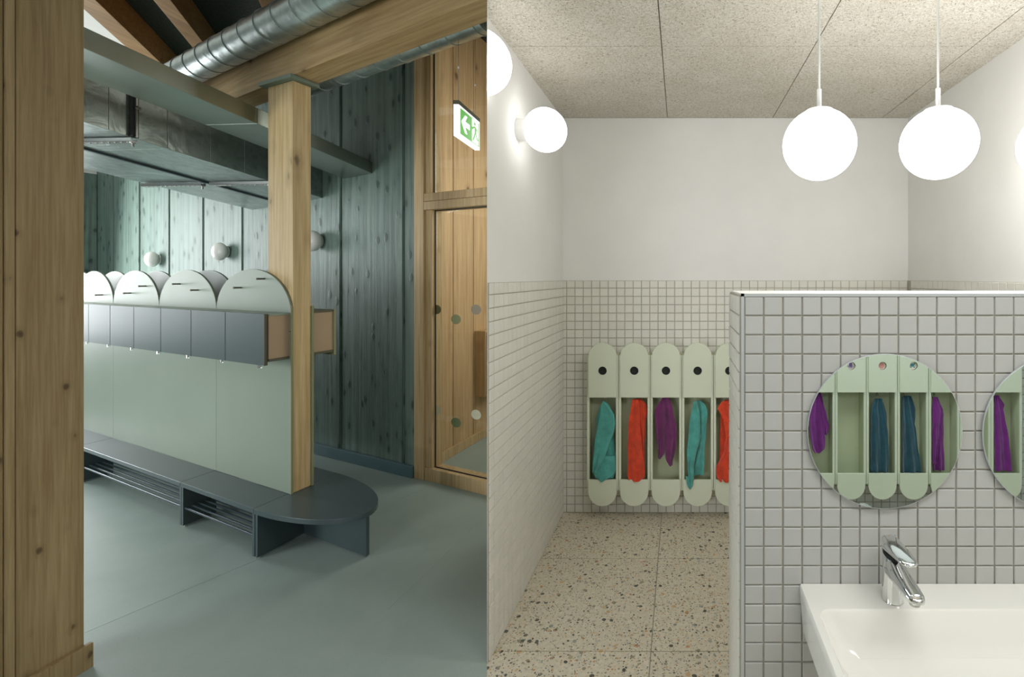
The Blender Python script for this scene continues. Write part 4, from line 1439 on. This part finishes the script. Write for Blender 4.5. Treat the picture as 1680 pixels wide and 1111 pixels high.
# ---- cubbies behind the lens, seen in the mirrors
YR = -0.35
xm0 = 1.004
spec = [(-3, None), (-2, None), (-1, 'v1'), (0, None), (1, 'p1'), (2, 'p2'), (3, 'v2'), (4, 'v3'), (5, 'v4'), (6, None)]
desc = {-3: 'hidden beyond the left mirror', -2: 'seen at the rim of the round mirror', -1: 'holding the bright purple towel in the round mirror', 0: 'empty, with an octopus picture, in the round mirror',
        1: 'with a pink picture and petrol towel', 2: 'with a turtle picture and petrol towel', 3: 'holding the folded violet towel in the round mirror',
        4: 'showing between the two mirrors', 5: 'holding the long violet towel in the right mirror', 6: 'at the right edge of the right mirror'}
pics = {0: 'pic_violet', 1: 'pic_pink', 2: 'pic_teal', 3: 'pic_pink', 4: 'pic_teal', 5: 'pic_violet'}
for k, kind_ in spec:
    if k < -1 or k > 5:
        continue
    x = xm0 + PT * k
    c = cubby(x, YR - 0.012, 0.02, R(180), 'sage green arched towel cubby ' + desc[k], 'towel cubbies reflected in the mirrors', plate=True)
    # picture disc in the hole
    if k in pics:
        MB().lathe([(0.023, 0), (0.023, 0.002)], 24, Matrix.Translation((0, 0.004, Z_HOLE)) @ Matrix.Rotation(R(90), 4, 'X')).build('picture', M['pic_cream'], c)
        pm = M[pics[k]]
        mb = MB()
        def blob(cx2, cz2, rx, rz_, n=14):
            mb.extr([(cx2 + rx * math.cos(2 * math.pi * i / n), 0.0015, Z_HOLE + cz2 + rz_ * math.sin(2 * math.pi * i / n)) for i in range(n)], (0, -0.001, 0))
        if pics[k] == 'pic_violet':
            blob(0.0, 0.008, 0.009, 0.0095)
            for q in range(7):
                a = R(-160 + 23 * q)
                pts = [(0.006 * math.cos(a), 0.001, Z_HOLE + 0.004 + 0.006 * math.sin(a)), (0.013 * math.cos(a + 0.15), 0.001, Z_HOLE + 0.002 + 0.013 * math.sin(a + 0.15)), (0.019 * math.cos(a), 0.001, Z_HOLE + 0.001 + 0.018 * math.sin(a))]
                mb.path(pts, 0.0013, 5)
        elif pics[k] == 'pic_pink':
            blob(0.001, 0.0, 0.015, 0.018)
        else:
            blob(0.003, 0.004, 0.012, 0.009)
            blob(-0.010, 0.012, 0.005, 0.004)
            blob(-0.008, -0.008, 0.006, 0.003)
            blob(0.012, -0.008, 0.005, 0.003)
        mb.build('picture_print', pm, c)

# towels on that side: written as seen in the mirror (virtual depth 2.86), then placed at the true depth
def mtowel(kc, label, sheets, mat, loopx=None):
    x = xm0 + PT * kc
    t = empty('towel', (x, YR - 0.03, 1.3), label, 'towel', 'towels reflected in the mirrors')
    Yv = 2.90
    for nm, rows, amp, fo, ph in sheets:
        rr = [((CY - py) / FPX * Yv + CAM_Z, (xl - CX) / FPX * Yv, (xr - CX) / FPX * Yv, -dp) for py, xl, xr, dp in rows]
        sheet(rr, 0, 0, YR - 0.05, amp, fo, ph, M[mat], t, nm)
    if loopx:
        loop(t, (loopx - CX) / FPX * Yv, YR - 0.05, CAM_Z - (644 - CY) / FPX * Yv, M['black'])
    return t


mtowel(-1, 'short bright purple towel at the left rim of the round mirror', [
    ('rear_fold', [(643, 1333, 1347, 0.0), (665, 1330, 1352, 0.004), (700, 1328, 1361, 0.006), (714, 1345, 1358, 0.008)], 0.004, 1.2, 0.1),
    ('front_fold', [(646, 1336, 1343, 0.02), (680, 1326, 1349, 0.024), (715, 1327, 1352, 0.026), (735, 1331, 1352, 0.026), (742, 1336, 1344, 0.026)], 0.004, 0.9, 0.5)], 'violet')
mtowel(1, 'petrol towel with ribbed top hanging under the pink picture', [
    ('rear_fold', [(660, 1440, 1450, 0.0), (680, 1438, 1455, 0.003), (720, 1436, 1458, 0.004), (772, 1430, 1458, 0.006)], 0.004, 1.2, 0.3),
    ('front_fold', [(653, 1434, 1446, 0.018), (668, 1428, 1448, 0.02), (690, 1427, 1452, 0.024), (730, 1426, 1456, 0.026), (765, 1426, 1456, 0.028), (773, 1427, 1456, 0.028)], 0.005, 1.3, 0.0)], 'petrol', 1440)
mtowel(2, 'petrol towel with ribbed top hanging under the turtle picture', [
    ('rear_fold', [(650, 1482, 1496, 0.0), (672, 1484, 1503, 0.004), (685, 1490, 1502, 0.004), (720, 1486, 1501, 0.002)], 0.003, 1.2, 0.3),
    ('front_fold', [(650, 1478, 1491, 0.018), (670, 1478, 1493, 0.022), (700, 1477, 1500, 0.026), (740, 1477, 1505, 0.026), (774, 1477, 1510, 0.028)], 0.005, 1.1, 0.6)], 'petrol', 1483)
mtowel(3, 'folded violet towel near the right rim of the round mirror', [
    ('rear_fold', [(652, 1530, 1540, 0.0), (680, 1536, 1549, 0.003), (720, 1530, 1549, 0.004), (773, 1530, 1551, 0.004)], 0.004, 1.2, 0.4),
    ('front_fold', [(651, 1529, 1536, 0.018), (672, 1528, 1545, 0.022), (695, 1528, 1542, 0.026), (725, 1528, 1538, 0.026), (760, 1528, 1533, 0.026)], 0.004, 0.8, 0.1)], 'violet', 1534)
mtowel(5, 'long violet towel in the right mirror', [
    ('rear_fold', [(650, 1630, 1640, 0.0), (665, 1632, 1649, 0.003), (680, 1634, 1644, 0.004), (730, 1632, 1650, 0.004)], 0.003, 1.2, 0.4),
    ('front_fold', [(648, 1630, 1637, 0.018), (680, 1629, 1645, 0.022), (720, 1629, 1651, 0.026), (771, 1629, 1655, 0.028)], 0.004, 1.0, 0.1)], 'violet')

# ---- round mirrors
def round_mirror(px, py, label):
    Y = HF - 0.014
    x, z, r = (px - CX) / FPX * Y, CAM_Z - (py - CY) / FPX * Y, 127.3 / FPX * Y
    g = empty('round_mirror', (x, HF, z), label, 'mirror', 'round mirrors on the vanity wall')
    Mx = Matrix.Translation((x, Y, z)) @ Matrix.Rotation(R(90), 4, 'X')
    part(MB().lathe([(r - 0.0015, 0.0), (r - 0.0015, 0.0006)], 96, Mx), 'mirror_face', M['mirror'], g)
    part(MB().lathe([(r - 0.001, -0.004), (r, -0.0035), (r, 0.0), (r - 0.0006, 0.0003)], 96, Mx), 'glass_edge', M['trim_metal'], g, smooth=True)
    part(MB().lathe([(r * 0.75, -0.0095), (r * 0.75, -0.004)], 48, Mx), 'mount', M['black'], g)
round_mirror(1452, 708, 'round frameless mirror above the tap on the tiled vanity wall')
round_mirror(1739.5, 712, 'round frameless mirror cut off by the right edge of the picture')

# ---- basin
ZS = 0.6216
bx0, bx1 = 0.3096, 1.40
by0, by1 = HF - 0.0045, 0.872
bs = empty('wash_basin', ((bx0 + bx1) / 2, HF, ZS), 'white rectangular wall-hung basin under the round mirrors', 'basin')
def rrect(x0, x1, y0, y1, r, z, n=8):
    pts = []
    for (cx2, cy2, a0_) in ((x1 - r, y1 - r, 0), (x0 + r, y1 - r, 90), (x0 + r, y0 + r, 180), (x1 - r, y0 + r, 270)):
        for k in range(n + 1):
            a = R(a0_ + 90 * k / n)
            pts.append((cx2 + r * math.cos(a), cy2 + r * math.sin(a), z))
    return pts
ix0, ix1, iy0, iy1 = 0.327, 1.382, 0.893, 1.170
loops = [rrect(bx0 + 0.03, bx1 - 0.03, by1 + 0.05, by0, 0.02, ZS - 0.135),
         rrect(bx0 + 0.006, bx1 - 0.006, by1 + 0.012, by0, 0.012, ZS - 0.115),
         rrect(bx0, bx1, by1, by0, 0.006, ZS - 0.022),
         rrect(bx0, bx1, by1, by0, 0.005, ZS - 0.003),
         rrect(bx0 + 0.002, bx1 - 0.002, by1 + 0.002, by0 - 0.0005, 0.004, ZS),
         rrect(ix0, ix1, iy0, iy1, 0.032, ZS - 0.0005),
         rrect(ix0 + 0.004, ix1 - 0.004, iy0 + 0.004, iy1 - 0.004, 0.034, ZS - 0.006),
         rrect(ix0 + 0.022, ix1 - 0.022, iy0 + 0.02, iy1 - 0.018, 0.045, ZS - 0.06),
         rrect(ix0 + 0.045, ix1 - 0.045, iy0 + 0.045, iy1 - 0.04, 0.05, ZS - 0.088),
         rrect(ix0 + 0.09, ix1 - 0.09, iy0 + 0.09, iy1 - 0.085, 0.05, ZS - 0.096)]
n = len(loops[0])
mb = MB()
vs = [v for lp in loops for v in lp]
fs = [tuple(reversed(range(n)))]
for j in range(len(loops) - 1):
    for k in range(n):
        m = (k + 1) % n
        fs.append((j * n + k, j * n + m, (j + 1) * n + m, (j + 1) * n + k))
fs.append(tuple(range((len(loops) - 1) * n, len(loops) * n)))
part(MB().add(vs, fs), 'bowl', M['ceramic'], bs, smooth=True)
part(MB().lathe([(0.03, 0.0), (0.03, 0.003), (0.024, 0.005)], 28, Matrix.Translation((0.86, 1.0, ZS - 0.097))), 'drain', M['chrome'], bs, smooth=True)

# ---- tap
fx, fy = 0.525, 1.205
tp = empty('tap', (fx, fy, ZS), 'chrome single-lever tap on the rear deck of the basin', 'tap')
def ell(cx2, cy2, z, rx, ry, tilt=0.0, n=36, sq=2.4):
    """superellipse ring; tilt raises z with y"""
    pts = []
    for k in range(n):
        a = 2 * math.pi * k / n
        c, s = math.cos(a), math.sin(a)
        x = rx * math.copysign(abs(c) ** (2 / sq), c)
        y = ry * math.copysign(abs(s) ** (2 / sq), s)
        pts.append((cx2 + x, cy2 + y, z + y * tilt))
    return pts
def loft(loops, closed=True):
    n = len(loops[0])
    vs = [v for lp in loops for v in lp]
    fs = [tuple(reversed(range(n))), tuple(range((len(loops) - 1) * n, len(loops) * n))]
    for j in range(len(loops) - 1):
        for k in range(n):
            m = (k + 1) % n
            fs.append((j * n + k, j * n + m, (j + 1) * n + m, (j + 1) * n + k))
    return MB().add(vs, fs)
z = ZS
part(loft([ell(fx, fy, z + 0.0003, 0.0255, 0.0255, sq=2.1), ell(fx, fy, z + 0.002, 0.0247, 0.0247, sq=2.1), ell(fx, fy + 0.001, z + 0.06, 0.0243, 0.0250, sq=2.1),
           ell(fx, fy + 0.003, z + 0.098, 0.0243, 0.0262, 0.28, sq=2.1), ell(fx, fy + 0.004, z + 0.116, 0.0240, 0.0262, 0.50, sq=2.1)]), 'body', M['chrome'], tp, smooth=True)
# spout: flattened bar running forward and slightly down from the body
def bar(pts, name, mat, sq=2.6):
    """pts: (y, z, halfwidth x, halfheight)"""
    loops = []
    n = 28
    for i, (y, z_, hx, hz) in enumerate(pts):
        lp = []
        for k in range(n):
            a = 2 * math.pi * k / n
            c, s = math.cos(a), math.sin(a)
            lp.append((fx + hx * math.copysign(abs(c) ** (2 / sq), c), y, z_ + hz * math.copysign(abs(s) ** (2 / sq), s)))
        loops.append(lp)
    return part(loft(loops), name, mat, tp, smooth=True)
bar([(fy + 0.012, z + 0.082, 0.017, 0.030), (fy - 0.01, z + 0.082, 0.0235, 0.027), (fy - 0.045, z + 0.081, 0.0235, 0.0165), (fy - 0.09, z + 0.080, 0.0225, 0.0115),
     (fy - 0.118, z + 0.079, 0.0205, 0.0095), (fy - 0.130, z + 0.0785, 0.015, 0.0075), (fy - 0.134, z + 0.078, 0.006, 0.004)], 'spout', M['chrome'])
part(MB().lathe([(0.0115, -0.008), (0.0125, 0.0)], 24, Matrix.Translation((fx, fy - 0.113, z + 0.0705))), 'aerator', M['brushed'], tp, smooth=True)
# dark joint and neck under the lever
part(loft([ell(fx, fy + 0.004, z + 0.114, 0.0215, 0.0235, 0.50, sq=2.1), ell(fx, fy + 0.004, z + 0.121, 0.0215, 0.0235, 0.42, sq=2.1)]), 'joint', M['black'], tp, smooth=True)
# lever: a slanted cap with a long flat tongue
lv = []
for (dy, zz_, hx, hz) in ((0.030, 0.137, 0.010, 0.009), (0.026, 0.136, 0.0185, 0.0155), (0.010, 0.137, 0.0245, 0.0180), (-0.012, 0.141, 0.0245, 0.0150), (-0.04, 0.1465, 0.0240, 0.0105),
                          (-0.07, 0.1515, 0.0222, 0.0070), (-0.092, 0.155, 0.0185, 0.0048), (-0.101, 0.1565, 0.0095, 0.0032), (-0.104, 0.157, 0.003, 0.0016)):
    lv.append((fy + dy, z + zz_ - 0.006 + (dy - 0.03) * 0.07, hx, hz))
lo_ = bar(lv, 'lever', M['chrome'])
for dx, cm in ((-0.008, 'red_mark'), (0.008, 'blue_mark')):
    q = MB().lathe([(0.0011, 0), (0.0011, 0.0006)], 10, Matrix.Translation((fx + dx, fy + 0.004, z + 0.1545)))
    q.build('temperature_mark', M[cm], lo_)
